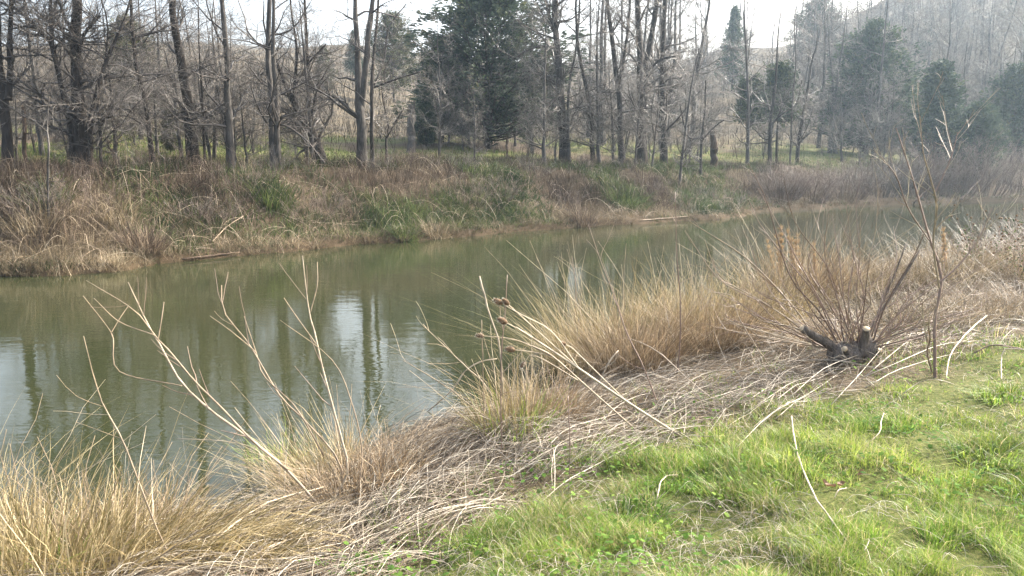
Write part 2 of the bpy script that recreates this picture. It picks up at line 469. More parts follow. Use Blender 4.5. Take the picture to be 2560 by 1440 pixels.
# ------------------------------------------------------------------ trees
def children(P, R, n, L, ang, t0, t1, S, up, wig, rr, taper=.25, rel=True, rmax=1.0, tp=1.0):
    N, Sp = P.shape[:2]
    idx = np.repeat(np.arange(N), n); K = len(idx)
    t = t0 + (t1 - t0) * rng.uniform(0, 1, K) ** tp; u = t * (Sp - 1) * .9999; i = u.astype(int); f = (u - i)[:, None]
    pos = P[idx, i] * (1 - f) + P[idx, i + 1] * f
    tan = norm(P[idx, i + 1] - P[idx, i])
    rad = R[idx, i] * (1 - f[:, 0]) + R[idx, i + 1] * f[:, 0]
    perp = norm(np.cross(tan, rng.normal(size=(K, 3))))
    a = np.radians(rng.uniform(*ang, K))[:, None]
    d = norm(np.cos(a) * tan + np.sin(a) * perp)
    plen = np.linalg.norm(np.diff(P, axis=1), axis=2).sum(1)[idx]
    ln = rng.uniform(*L, K) * (plen * (1 - .5 * t) if rel else 1)
    out = np.empty((K, S, 3)); out[:, 0] = pos; step = (ln / (S - 1))[:, None]
    for s in range(1, S):
        out[:, s] = out[:, s - 1] + d * step
        d = norm(d + rng.normal(size=(K, 3)) * wig + np.array([0, 0, up]))
    r0 = np.minimum(rad * rr, rmax)
    return out, r0[:, None] * np.linspace(1, taper, S)[None]

def crown_buf(P, R, n1=16, n2=7, n3=7, L1=(.9, 2.6), t0=.14, n4=0, rel1=False, rmin=.0026, up=.06, tp=2.1):
    b = Buf()
    P1, R1 = children(P, R, n1, L1, (35, 85), t0, .98, 7, up, .22, .42, .22, rel1, .06, tp)
    b.tubes(P1, np.maximum(R1, rmin), 4, rng.uniform(.0, .7, len(P1)))
    P2, R2 = children(P1, R1, n2, (.35, .8), (25, 70), .15, 1, 5, up * .5, .28, .55, .3)
    b.tubes(P2, np.maximum(R2, rmin), 3, rng.uniform(.1, .9, len(P2)))
    P3, R3 = children(P2, R2, n3, (.35, .85), (20, 65), .1, 1, 4, .03, .3, .6, .4)
    b.tubes(P3, np.maximum(R3, rmin), 3, rng.uniform(.15, 1, len(P3)))
    if n4:
        P4, R4 = children(P3, R3, n4, (.4, .9), (20, 60), .15, 1, 3, .02, .3, .6, .5)
        b.tubes(P4, np.maximum(R4, rmin * .9), 3, rng.uniform(.3, 1, len(P4)))
    return b

def trunk_tube(path, S, sides=9, flare=1.25):
    c = curve_pts(path, S)
    P, R = c[:, :3], c[:, 3].copy()
    R[0] *= flare; R[1] *= 1 + (flare - 1) * .35
    R *= 1 + rng.normal(size=S) * .045
    P[2:, :2] += rng.normal(size=(S - 2, 2)) * R[2:, None] * .18
    b = Buf().tubes(P[None], R[None], sides, 0.5)
    v = b.v[0]; ctr = np.repeat(P, sides, 0)
    b.v[0] = ctr + (v - ctr) * (1 + rng.normal(size=(len(v), 1)) * .06)
    return b, P, R

def pix_stem(pts, Y, top=None, ground=True, dy=0.6):
    """photo pixels (x, y, width) at forward distance Y -> world path with radius; optional extra height"""
    path = []
    dys = np.cumsum(np.concatenate([[0], rng.normal(size=len(pts) - 1) * dy * .4]))
    for k, (px, py, w) in enumerate(pts):
        yy = Y + dys[k]
        p = at(px, py, yy)
        path.append([*p, w * yy / F / 2 * .84])
    if ground:
        g = h1(path[0][0], path[0][1])
        path[0][2] = g - .12
    if top:
        a, b = np.array(path[-2]), np.array(path[-1])
        d = norm(b[:3] - a[:3]); d = norm(d + np.array([0, 0, .8]))
        for s in (.5, 1.0):
            q = b[:3] + d * top * s + rng.normal(size=3) * .12
            path.append([*q, max(.012, b[3] * (1 - .8 * s))])
    return path

FARA = np.array(FAR)
def shore_Y(px):
    """forward distance of the far waterline below a photo column"""
    Yt = np.arange(10, 70, .25); xt = (px - 1280) / F * Yt
    w = inside(xt, Yt, POND)
    return Yt[np.nonzero(w)[0][-1]] if w.any() else 40.0

def bare_tree(name, label, Y, stems, group=None, cat='tree', bark='bark', twig='twig', n1=16, n2=7, n3=7, L1=(.9, 2.6), t0=.14, limbs=(), back=None):
    if back is not None: Y = shore_Y(stems[0][0][0][0]) + back
    else: Y = max(Y, shore_Y(stems[0][0][0][0]) + (4.6 if stems[0][0][0][0] < 1250 else 7.4) + (stems[0][0][0][0] * .37 % 1.6))
    paths = [pix_stem(s[0], Y + s[2], s[1], s[3] if len(s) > 3 else True) for s in stems]
    org = np.array(paths[0][0][:3]); org[2] += .12
    root = thing(name, label, cat, org, group)
    PP, RR = [], []
    for k, p in enumerate(paths):
        b, P, R = trunk_tube(p, 16, 9 if p[0][3] > .08 else 6, 1.35 if k == 0 else 1.1)
        build(b, 'trunk' if k == 0 else 'stem', M[bark], root, org); PP.append(P); RR.append(R)
    for lp in limbs:
        p = pix_stem(lp, Y, None, False, .5)
        b, P, R = trunk_tube(p, 16, 6, 1.0)
        build(b, 'limb', M[bark], root, org); PP.append(P); RR.append(R)
    cb = crown_buf(np.stack(PP), np.stack(RR), int(n1 * 1.3), n2, n3, L1, t0, tp=1.6)
    build(cb, 'crown', M[twig], root, org)
    return root

bank = 'thick bare trees along the far bank'
bare_tree('bare_tree', 'dark forked tree trunk on the far bank beside the short broken snag', 20.8,
          [([(20, 412, 34), (16, 330, 30), (12, 260, 30), (4, 190, 18), (-4, 100, 15), (-8, 0, 13)], 4, 0),
           ([(20, 250, 20), (25, 190, 16), (26, 110, 15), (28, 0, 12)], 4, -.1, False)], n1=10)
bare_tree('bare_tree', 'thin grey tree leaning slightly behind the dark forked tree and the snag', 27,
          [([(100, 330, 13), (93, 270, 12), (84, 190, 11), (74, 110, 10), (60, 0, 8)], 3.5, 0)], bark='bark_grey', n1=16)
bare_tree('bare_tree', 'thickest dark tree on far bank with leaning side stem sharing its base', 23,
          [([(206, 380, 50), (200, 300, 42), (194, 220, 34), (188, 120, 30), (192, 0, 27)], 5, 0),
           ([(188, 372, 20), (168, 275, 16), (148, 190, 13), (130, 100, 13), (127, 0, 10)], 3, .1),
           ([(214, 350, 17), (228, 300, 16), (236, 250, 14), (262, 165, 12), (292, 95, 9), (320, 20, 6)], 2, -.15)],
          n1=20, limbs=[[(132, 110, 12), (95, 75, 10), (50, 30, 8), (0, 5, 6)], [(196, 130, 11), (215, 80, 9), (250, 40, 7)], [(200, 120, 10), (170, 60, 8), (140, -10, 6)]])
bare_tree('bare_tree', 'slim upright tree with arching low branch right of the thickest trunk', 22.4,
          [([(248, 388, 11), (250, 320, 10), (245, 240, 9), (262, 160, 7), (270, 60, 5)], 2, 0)], n1=14,
          limbs=[[(252, 305, 7), (280, 290, 6), (320, 292, 5), (355, 310, 3)]])
bare_tree('bare_tree', 'slender dark tree leaning left with curved stem and low twigs above brambles', 21.8,
          [([(382, 394, 17), (372, 320, 14), (362, 250, 13), (346, 190, 11), (335, 110, 10), (326, 0, 8)], 3, 0)], n1=18)
bare_tree('bare_tree', 'stout brown tree bending left towards its top beside the slender leaning tree', 22.6,
          [([(484, 394, 32), (476, 310, 28), (464, 225, 26), (448, 130, 24), (436, 60, 22), (432, 0, 20)], 5, 0)], n1=16,
          limbs=[[(478, 300, 10), (455, 270, 8), (440, 225, 6), (425, 190, 4)]])
bare_tree('bare_tree', 'thin crooked sapling with short side twigs between the stout brown tree and grey tree', 22.0,
          [([(512, 380, 8), (508, 320, 7), (506, 240, 7), (500, 160, 5), (497, 90, 4)], 1.5, 0)], n1=16, L1=(.5, 1.4))
bare_tree('bare_tree', 'straight grey tree with light upper trunk left of the twin-stemmed tree', 24,
          [([(576, 390, 25), (573, 300, 22), (570, 220, 17), (565, 120, 14), (556, 0, 12)], 4.5, 0)], bark='bark_grey', n1=18)
bare_tree('bare_tree', 'twin-stemmed straight grey tree, two trunks pressed together', 22,
          [([(684, 402, 22), (680, 300, 19), (676, 210, 16), (668, 130, 14), (674, 0, 13)], 5, 0),
           ([(694, 400, 18), (692, 300, 16), (688, 210, 14), (682, 120, 11), (684, 0, 9)], 4, .15)], bark='bark_grey', n1=13)
bare_tree('bare_tree', 'steeply leaning dark tree with branches rising from its bent trunk', 25,
          [([(812, 375, 34), (780, 330, 28), (752, 290, 24), (730, 245, 18), (712, 205, 12), (690, 150, 8)], 2, 0),
           ([(736, 255, 12), (738, 200, 10), (742, 120, 8), (730, 40, 6)], 2.5, -.1, False),
           ([(775, 322, 10), (774, 230, 9), (768, 120, 8), (762, 0, 7)], 2.5, .2, False)], n1=14,
          limbs=[[(745, 280, 9), (715, 288, 7), (690, 300, 5)], [(742, 210, 7), (770, 160, 6), (815, 110, 4)]])
bare_tree('bare_tree', 'tall pale grey tree forking into two trunks against the open sky', 25,
          [([(905, 395, 31), (902, 320, 27), (898, 240, 25), (894, 160, 18), (891, 80, 15), (888, 0, 13)], 5, 0),
           ([(903, 270, 18), (912, 190, 17), (921, 100, 16), (932, 0, 13)], 5, -.15, False)], bark='bark_grey', n1=8,
          limbs=[[(935, 215, 5), (960, 150, 5), (972, 70, 4), (1015, 10, 3)]])
bare_tree('bare_tree', 'slim straight tree standing close behind the tall forked grey tree', 26,
          [([(930, 372, 13), (929, 300, 12), (930, 200, 10), (938, 100, 8), (946, 0, 7)], 4, 0)], n1=9,
          limbs=[[(932, 220, 6), (985, 200, 5), (1050, 180, 3)]])
bare_tree('sapling', 'small forked bare sapling at the brow right of the tall forked grey tree', 24.5,
          [([(966, 378, 8), (966, 345, 7), (972, 320, 6), (958, 250, 4), (950, 190, 3)], None, 0),
           ([(967, 345, 5), (985, 312, 5), (1010, 270, 3)], None, 0, False)], n1=10, L1=(.3, .9), cat='sapling')
bare_tree('bare_tree', 'tall dark tree with bare elbow branch right of the big cedar', 27,
          [([(1412, 400, 29), (1408, 320, 26), (1403, 240, 24), (1396, 160, 20), (1391, 90, 18), (1386, 0, 17)], 5, 0)], n1=15,
          limbs=[[(1390, 120, 9), (1350, 116, 7), (1315, 128, 5), (1280, 150, 3)], [(1392, 210, 7), (1360, 185, 5), (1320, 178, 4)],
                 [(1400, 260, 7), (1372, 268, 6), (1345, 285, 4)], [(1388, 80, 9), (1370, 30, 8), (1362, -20, 6)]])
bare_tree('bare_tree', 'thin grey tree hugging the tall dark tree by the big cedar', 27.6,
          [([(1424, 395, 9), (1420, 300, 8), (1424, 200, 7), (1440, 120, 6), (1450, 0, 5)], 3, 0)], bark='bark_grey', n1=12)
bare_tree('bare_tree', 'medium brown tree with crooked top in the clump of trunks', 30,
          [([(1484, 380, 13), (1478, 300, 12), (1470, 230, 12), (1452, 160, 9), (1440, 60, 8)], 3, 0)], n1=16)
bare_tree('bare_tree', 'upright tree with forked crown in the middle of the trunk clump', 32,
          [([(1557, 350, 19), (1550, 270, 16), (1540, 180, 15), (1528, 90, 12), (1518, 0, 10)], 4, 0),
           ([(1545, 220, 10), (1562, 130, 9), (1575, 0, 7)], 3, 0, False)], n1=14)
bare_tree('bare_tree', 'tall straight dark tree at the crowded trunk clump above green bank', 28,
          [([(1606, 385, 25), (1602, 300, 22), (1599, 200, 20), (1598, 100, 17), (1594, 0, 15)], 5, 0)], n1=15)
bare_tree('bare_tree', 'dark tree leaning right behind the tall straight tree of the clump', 29,
          [([(1612, 370, 20), (1609, 280, 20), (1614, 190, 18), (1626, 100, 16), (1642, 0, 14)], 5, 0)], n1=14,
          limbs=[[(1618, 180, 9), (1650, 150, 8), (1690, 140, 5)]])
bare_tree('bare_tree', 'straight brown tree at the edge of the sunlit green meadow', 27,
          [([(1660, 404, 24), (1659, 330, 20), (1656, 240, 18), (1657, 140, 15), (1662, 0, 12)], 4.5, 0)], n1=18)
bare_tree('bare_tree', 'thin pale sapling leaning right on the green bank slope', 25,
          [([(1698, 448, 8), (1706, 390, 8), (1716, 310, 7), (1728, 220, 5), (1748, 120, 3)], None, 0)], bark='bark_grey', n1=14, L1=(.5, 1.5), cat='tree', back=4.5)
bare_tree('bare_tree', 'small crooked tree with two spreading limbs beside the dark broken snag', 27,
          [([(1752, 405, 9), (1754, 360, 9), (1756, 335, 8), (1762, 280, 5), (1764, 200, 4)], None, 0),
           ([(1755, 345, 6), (1725, 345, 5), (1712, 320, 4), (1700, 260, 3)], None, 0, False),
           ([(1756, 350, 5), (1785, 318, 4), (1810, 300, 3)], None, 0, False)], n1=8, L1=(.4, 1.2))
bare_tree('bare_tree', 'forked slim tree standing alone among brown brush right of the snag', 28,
          [([(1926, 378, 13), (1926, 320, 11), (1932, 260, 9), (1940, 190, 6), (1945, 90, 4)], 1.5, 0),
           ([(1928, 312, 6), (1955, 285, 5), (1990, 260, 4), (2005, 200, 3)], None, 0, False)], n1=12)
bare_tree('bare_tree', 'straight grey sapling rising from brown brush beside the forked slim tree', 30,
          [([(1872, 330, 10), (1871, 270, 9), (1868, 190, 7), (1862, 60, 5)], 2, 0)], bark='bark_grey', n1=14)
bare_tree('bare_tree', 'slim dark tree leaning right above the thicket on the far bank', 30,
          [([(1992, 405, 11), (1998, 350, 11), (2008, 290, 9), (2018, 230, 7), (2030, 150, 5)], 1.5, 0)], n1=12)
bare_tree('bare_tree', 'pale thin tree with white twigs rising from the thicket beside leaning dark tree', 31,
          [([(1975, 405, 6), (1978, 330, 6), (1982, 240, 5), (1990, 150, 4), (1985, 60, 3)], 1.5, 0)], bark='bark_grey', n1=14)
# white leafless sapling low on the bank
bare_tree('sapling', 'pale leafless sapling rising from brown brambles in front of the snag', 19.2,
          [([(112, 480, 7), (120, 420, 6), (122, 370, 6), (118, 320, 5), (122, 240, 3)], None, 0),
           ([(118, 330, 4), (92, 308, 3), (60, 285, 2)], None, 0, False)], bark='bark_grey', n1=7, L1=(.2, .6), n2=3, n3=2, cat='sapling', back=2.2)

# broken trunks
def snag(label, px0, py0, px1, py1, w, Y, name='tree_snag', cat='stump', mat='dead_wood'):
    Y = max(Y, shore_Y(px0) + (6 if px0 < 1250 else 9.5))
    p = pix_stem([(px0, py0, w), ((px0 * .7 + px1 * .3), py0 * .7 + py1 * .3, w * .95), ((px0 + px1) / 2, (py0 + py1) / 2, w * .9), (px1, py1, w * .8)], Y)
    org = np.array(p[0][:3]); org[2] += .12
    root = thing(name, label, cat, org)
    b, P, R = trunk_tube(p, 12, 10, 1.3)
    v = b.v[0].reshape(12, 10, 3)          # jagged broken top, hollow in the middle
    v[-1, :, 2] += rng.uniform(-.12, .28, 10) * w / 20
    b.add(np.vstack([v[-1], (v[-1].mean(0) - [0, 0, .15])[None]]), None, [(i, (i + 1) % 10, 10) for i in range(10)], .5)
    build(b, 'trunk', M[mat], root, org, False)
    sp = Buf()
    for k in range(4):
        q = P[rng.integers(4, 11)]; d = norm(rng.normal(size=3) + [0, 0, .3])
        sp.tubes(np.stack([q, q + d * .12, q + d * .22 + [0, 0, .02]])[None], np.array([[.02, .014, .005]]), 4)
    build(sp, 'branch_stub', M[mat], root, org)
    return root
snag('short broken dead trunk standing beside the dark forked tree', 62, 398, 60, 275, 13, 23)
snag('dark stubby broken trunk standing on the sunlit green meadow', 1785, 398, 1785, 325, 21, 27)
snag('weathered grey stump at the foot of the big cedar', 1027, 325, 1030, 265, 24, 36, mat='bark_grey')
snag('stunted dead post poking from bank brush below the big cedar', 1268, 380, 1268, 345, 6, 26)

# ---- cedars
def cedar_mesh(seed, H=7.0, rad=2.4, shape='cone', dens=1.0, bare=.12):
    st = np.random.default_rng(seed)
    nb = int(150 * dens)
    t = st.uniform(bare, .99, nb) ** .9
    if shape == 'cone': rr = rad * (1 - t) ** .95 * (.35 + .65 * np.clip(t / .25, 0, 1)) + .12
    elif shape == 'egg': rr = rad * np.sin(np.pi * np.clip(.12 + .88 * t, 0, 1)) ** .7 + .15
    else: rr = rad * (1 - t ** 2.5) * (.5 + .5 * np.clip(t / .2, 0, 1)) + .15
    rr *= st.uniform(.62, 1.22, nb)
    th = st.uniform(0, 2 * math.pi, nb)
    lift = st.uniform(.1, .7, nb)
    z0 = t * H
    root = np.stack([0 * z0, 0 * z0, z0 - .1 * rr], 1)
    tip = np.stack([np.cos(th) * rr, np.sin(th) * rr, z0 + lift * rr * .7], 1)
    br = Buf()
    s = np.linspace(0, 1, 5)[None, :, None]
    P = root[:, None] * (1 - s) + tip[:, None] * s
    P[:, 1:4, 2] -= (rr * .08)[:, None]
    br.tubes(P, np.linspace(1, .25, 5)[None] * (.012 + .012 * rr[:, None]), 4, st.uniform(0, 1, nb))
    # sprays: clumps along each branch, each a burst of narrow faces
    cl = Buf()
    npc = 9
    bi = np.repeat(np.arange(nb), npc)
    u = st.uniform(.25, 1.06, len(bi)) ** .8
    C = root[bi] * (1 - u[:, None]) + tip[bi] * u[:, None] + st.normal(size=(len(bi), 3)) * (.12 + .10 * rr[bi, None]) * np.array([1, 1, .7])
    size = st.uniform(.55, 1.25, len(bi)) * (.16 + .045 * rr[bi])
    nf = 13
    ci = np.repeat(np.arange(len(C)), nf)
    out = norm(C[ci] * [1, 1, 0] + st.normal(size=(len(ci), 3)) * .9 * np.array([1, 1, .6]) + [0, 0, .5])
    p0 = C[ci] + st.normal(size=(len(ci), 3)) * (size[ci] * .42)[:, None]
    ln = size[ci] * st.uniform(.5, 1.1, len(ci))
    side = norm(np.cross(out, st.normal(size=(len(ci), 3))))
    Pr = np.stack([p0, p0 + out * (ln * .55)[:, None], p0 + out * ln[:, None] + [0, 0, -.01]], 1)
    shade = np.clip(np.repeat(st.uniform(0, .85, len(C)), nf) + st.normal(size=len(ci)) * .12, 0, 1)
    cl.ribbons(Pr, np.array([[.018, .024, 0]]) * (1 + .25 * rad / 2), side, shade)
    tr = Buf()
    path = np.array([[0, 0, -.2, .055 * H / 3], [0.05, 0, H * .3, .04 * H / 3], [0, .06, H * .65, .022 * H / 3], [0, 0, H * .98, .008]])
    c = curve_pts(path, 12)
    tr.tubes(c[None, :, :3], c[None, :, 3], 8, .4)
    return tr, br, cl

CEDAR = {}
def cedar(label, px, Y, top_py, variant, mat='cedar', width=1.0, group=None, name='cedar_tree'):
    if variant not in CEDAR:
        args = {'broad': dict(seed=1, H=8, rad=3.2, shape='broad', dens=1.9, bare=.05), 'cone': dict(seed=2, H=5, rad=1.75, shape='cone', dens=1.0, bare=.03),
                'cone2': dict(seed=3, H=6, rad=1.7, shape='cone', dens=1.1, bare=.08), 'egg': dict(seed=4, H=6, rad=2.0, shape='egg', dens=1.2, bare=.1),
                'pole': dict(seed=5, H=4, rad=.8, shape='egg', dens=.45, bare=.42)}[variant]
        tr, br, cl = cedar_mesh(**args)
        CEDAR[variant] = (args['H'], tr.mesh('trunk', M['bark']), br.mesh('limbs', M['bark']), cl)
    H, tm, bm, cl = CEDAR[variant]
    key = (variant, mat)
    if key not in CEDAR: CEDAR[key] = cl.mesh('foliage', M[mat])
    g = base_col(px, Y)
    ztop = at(px, top_py, Y)[2]
    s = max(.3, (ztop - g[2]) / H)
    root = thing(name, label, 'tree', g, group)
    root.scale = (s * width, s * width, s)
    root.rotation_euler = (0, 0, rng.uniform(0, 6.28))
    obj('trunk', tm, root); obj('limbs', bm, root); obj('crown', CEDAR[key], root)
    return root

cedar('biggest broad dark cedar tree standing in the meadow behind the bank', 1222, 42, -70, 'broad', width=1.12)
cedar('smaller dark cedar with low skirts leaning against the biggest cedar', 1108, 41, 100, 'egg', width=.72)
cedar('low dark cedar bush tucked at the foot of the big cedars', 1066, 39.5, 215, 'cone', width=.85)
cedar('yellow-tinged cedar on the brown slope behind the tall forked grey tree', 988, 66, 40, 'egg', 'cedar_dry', .75)
cedar('small dark cedar on the skyline behind the tall forked grey tree', 893, 88, 78, 'cone2', width=.8)
cedar('dull olive cedar behind the slender dark leaning tree', 345, 40, 50, 'egg', 'cedar_dry', .62)
cedar('small olive cedar on the slope behind the steeply leaning tree', 818, 70, 118, 'cone', 'cedar_dry', .8)
cedar('tiny bright green cedar seedling in the meadow behind the stout brown tree', 428, 30, 300, 'cone', 'cedar_dry', .7)
cedar('cone-shaped cedar standing clear on the hillside above the red-stemmed brush', 2335, 50, 158, 'cone', width=1.1)
cedar('short bushy cedar downhill of the clear cone-shaped cedar', 2440, 47, 262, 'egg', width=.9)
cedar('large hazy cedar behind the white-twigged trees on the hillside', 2165, 58, 55, 'broad', width=.85)
cedar('thin-trunked cedar with small raised crown among brown brush', 1942, 47, 165, 'pole', width=.8)
cedar('small raised-crown cedar left of the thin-trunked cedar', 1868, 48, 195, 'pole', width=.8)
cedar('narrow cedar with spire top on the hill skyline', 1822, 85, 20, 'cone2', width=.7)
cedar('hilltop cedar right of the spire-topped cedar', 2022, 100, 0, 'egg', width=.8)
cedar('round hazy cedar low on the right hillside beside bare thicket', 2530, 52, 170, 'egg', width=.8)
for k, (px, Y, tp, v) in enumerate([(2250, 112, 0, 'cone'), (2500, 104, -10, 'egg'), (2290, 92, 60, 'cone'), (2100, 84, 90, 'egg')]):
    cedar('dark cedar in the hazy wood crowning the steep hill', px, Y, tp, v, width=.8, group='cedars in the hilltop wood')

# ---- background leafless trees (shared variants)
def variant_tree(seed, H, rad, n1, n2, n3, L1, lean=.2, multi=1):
    bt, PP, RR = Buf(), [], []
    for m in range(multi):
        th = rng.uniform(0, 6.28); sp = 0 if m == 0 else .35
        k = np.linspace(0, 1, 5)
        path = np.stack([np.cos(th) * (sp * H * .35 * k) + rng.normal(size=5) * lean * k * .5, np.sin(th) * (sp * H * .35 * k) + rng.normal(size=5) * lean * k * .5, -.15 + H * k, rad * (1 - .88 * k)], 1)
        b, P, R = trunk_tube(path, 16, 6, 1.2)
        bt.add(b.v[0], b.q[0], None, .4); PP.append(P); RR.append(R)
    cb = crown_buf(np.stack(PP), np.stack(RR), n1, n2, n3, L1, .1, rmin=.004, up=.12, tp=1.5)
    return bt.mesh('trunk', M['bark_grey']), cb.mesh('crown', M['far_twig'])
VT = [variant_tree(s, H, r, n1, n2, n3, L1, l, m) for s, H, r, n1, n2, n3, L1, l, m in
      [(1, 7, .085, 20, 7, 8, (.8, 2.2), .3, 1), (2, 8.5, .12, 20, 8, 8, (1, 2.8), .3, 1), (3, 6, .06, 12, 7, 8, (.7, 1.8), .4, 2),
       (4, 5, .05, 12, 6, 8, (.6, 1.6), .3, 3), (5, 9.5, .15, 22, 8, 8, (1.2, 3.2), .4, 1)]]
LOOK = ['slender single-stemmed', 'stouter single-stemmed', 'two-stemmed', 'low three-stemmed', 'tall wide-crowned']
def bg_tree(px, Y, v, s, label, group, name='bare_tree'):
    g = base_col(px, Y)
    root = thing(name, label, 'tree', g, group)
    root.rotation_euler = (rng.normal() * .05, rng.normal() * .05, rng.uniform(0, 6.28))
    root.scale = (s, s, s)
    obj('trunk', VT[v][0], root); obj('crown', VT[v][1], root)
r2 = np.random.default_rng(21)
cols = list(r2.uniform(30, 800, 22)) + list(r2.uniform(30, 800, 34)) + list(r2.uniform(1090, 1800, 28)) + list(r2.uniform(1760, 2300, 18))
for px in cols:
    Y = shore_Y(px) + r2.uniform(5.5, 22)
    if 820 < px < 1070: continue
    bg_tree(px, Y, (v := int(r2.integers(0, 4))), r2.uniform(.35, .85), LOOK[v] + ' leafless tree in the grey thicket behind the thick bank trunks', 'thin trees of the thicket behind the bank')
for k in range(16):
    px = r2.uniform(1740, 2080); Y = r2.uniform(72, 108); v = int(r2.choice([0, 1, 4]))
    bg_tree(px, Y, v, r2.uniform(.9, 1.35), LOOK[v] + ' bare tree on the hill skyline beside the spire-topped cedar', 'bare trees on the hill skyline')
for k in range(150):
    px = r2.uniform(1980, 2760); Y = r2.uniform(54, 118)
    v = int(r2.integers(0, 5))
    bg_tree(px, Y, v, r2.uniform(.8, 1.35), LOOK[v] + ' bare tree in the hazy wood covering the steep hillside', 'bare trees of the hillside wood')
for k in range(16):
    px = r2.uniform(1420, 1760); Y = r2.uniform(50, 75); v = int(r2.choice([1, 4]))
    bg_tree(px, Y, v, r2.uniform(1.15, 1.5), LOOK[v] + ' bare tree rising behind the crowded trunk clump', 'tall trees behind the trunk clump')
for k in range(20):
    px = r2.choice([r2.uniform(-100, 840), r2.uniform(1000, 1900)]); Y = r2.uniform(60, 125)
    bg_tree(px, Y, (v := int(r2.integers(0, 4))), r2.uniform(.4, .8), 'small ' + LOOK[v] + ' bare tree dotted on the distant brown slope', 'small trees on the brown slope')

# ------------------------------------------------------------------ shrubs of the far right bank
def twig_bush(name, label, base, H, spread, nst, mat, lean=(0, 0), sub=6, sub2=4, rad=.012, group=None, cat='shrub', up=.12):
    base = np.asarray(base, float)
    root = thing(name, label, cat, base, group)
    th = rng.uniform(0, 6.28, nst); q = np.sqrt(rng.uniform(0, 1, nst)) * spread
    L = H * rng.uniform(.6, 1.08, nst)
    d = norm(np.stack([np.cos(th) * q + lean[0], np.sin(th) * q + lean[1], np.ones(nst)], 1))
    S = 8
    P = np.empty((nst, S, 3)); P[:, 0] = np.stack([np.cos(th) * .55 * q, np.sin(th) * .55 * q, -.12 + 0 * q], 1) * np.array([H, H, 1])
    for s in range(1, S):
        P[:, s] = P[:, s - 1] + d * (L / (S - 1))[:, None]
        d = norm(d + rng.normal(size=(nst, 3)) * .16 + [0, 0, up * .5])
    R = (rad * L / H)[:, None] * np.linspace(1, .22, S)[None]
    b = Buf().tubes(P, R, 5, rng.uniform(0, .8, nst))
    build(b, 'stems', mat, root)
    P1, R1 = children(P, R, sub, (.2, .5), (15, 45), .3, .97, 5, .08, .12, .6, .3)
    tb = Buf().tubes(P1, np.maximum(R1, .002), 3, rng.uniform(.2, 1, len(P1)))
    if sub2:
        P2, R2 = children(P1, R1, sub2, (.25, .6), (15, 45), .2, 1, 4, .05, .12, .6, .4)
        tb.tubes(P2, np.maximum(R2, .002), 3, rng.uniform(.3, 1, len(P2)))
    build(tb, 'twigs', mat, root)
    return root

for k, (px, Y, H, lab) in enumerate([
        (2385, 34, 3.6, 'tall reddish-stemmed bush at the head of the pond below the cone-shaped cedar'),
        (2300, 33, 2.8, 'reddish-stemmed bush left of the tallest red bush at the pond head'),
        (2470, 36, 2.9, 'brown twiggy bush right of the tallest red bush at the pond head'),
        (2555, 38, 3.1, 'outermost brown twiggy bush at the pond head'),
        (2210, 33, 2.3, 'low greyish twiggy bush at the pond head beside the fallen log'),
        (2120, 33, 2.2, 'brown twiggy bush at the water edge where the pond narrows'),
        (2035, 33, 2.0, 'round brown bush on the bank behind the driftwood spit'),
        (1960, 33, 1.7, 'low brown bush on the bank left of the round bush')]):
    g = base_col(px, shore_Y(px) + 2.2)
    twig_bush('bush', lab, g, H, .8, 95, M['red_twig'] if k != 4 else M['far_twig'], sub=7, sub2=4, rad=.014)

# ------------------------------------------------------------------ masses of brush, bank grass, meadow, hill scrub (uncountable)
def scatter(n, xr, yr, accept):
    out = []
    got = 0
    while got < n:
        x = rng.uniform(*xr, n * 2); y = rng.uniform(*yr, n * 2)
        k = accept(x, y) > rng.uniform(0, 1, len(x))
        out.append(np.stack([x[k], y[k]], 1)); got += k.sum()
    return np.concatenate(out)[:n]

def sector(px0, px1, Y0, Y1, n):
    """sample points with density per picture area kept in bounds"""
    px = rng.uniform(px0, px1, n); u = rng.uniform(0, 1, n)
    Y = 1 / (1 / Y0 + (1 / Y1 - 1 / Y0) * u)
    return (px - 1280) / F * Y * 1.0, Y

def clustered(x, y, per, rad):
    """gather scattered points into tufts; returns points, outward direction and the tuft of each"""
    n = len(x); m = max(1, n // per)
    ci = rng.choice(n, m, False); idx = rng.integers(0, m, n)
    r = rad * rng.uniform(.5, 1.5, m)
    o = rng.normal(size=(n, 2)) * .5
    px, py = x[ci][idx] + o[:, 0] * r[idx], y[ci][idx] + o[:, 1] * r[idx]
    d = np.concatenate([norm(o + rng.normal(size=(n, 2)) * .25), np.zeros((n, 1))], 1)
    bad = inside(px, py, POND)
    px = np.where(bad, x[ci][idx], px); py = np.where(bad, y[ci][idx], py)
    return px, py, d, idx, m

def stems_at(x, y, H, lean, droop, S, w, a, hz=None, buf=None, base=0.0, bias=(0, 0), d=None):
    n = len(x)
    z = height(x, y) + base
    if d is None: d = rand_dir2(n)
    ln = rng.uniform(0, 1, n) * lean
    P = np.empty((n, S, 3)); k = np.linspace(0, 1, S)
    P[:, :, 0] = x[:, None] + (d[:, 0] * ln + bias[0])[:, None] * H[:, None] * (k[None] ** 1.5)
    P[:, :, 1] = y[:, None] + (d[:, 1] * ln + bias[1])[:, None] * H[:, None] * (k[None] ** 1.5)
    dr = rng.uniform(0, 1, n) * droop
    P[:, :, 2] = z[:, None] - .03 + H[:, None] * (k[None] - dr[:, None] * k[None] ** 2.6)
    b = buf or Buf()
    side = norm(np.cross(np.stack([d[:, 1], d[:, 0], 0 * d[:, 0]], 1) + rng.normal(size=(n, 3)) * .3, [0, 0, 1.0]))
    W = np.broadcast_to(np.asarray(w), (n,))[:, None] * np.linspace(1, .3, S)[None]
    b.ribbons(P, W, side, a)
    return b

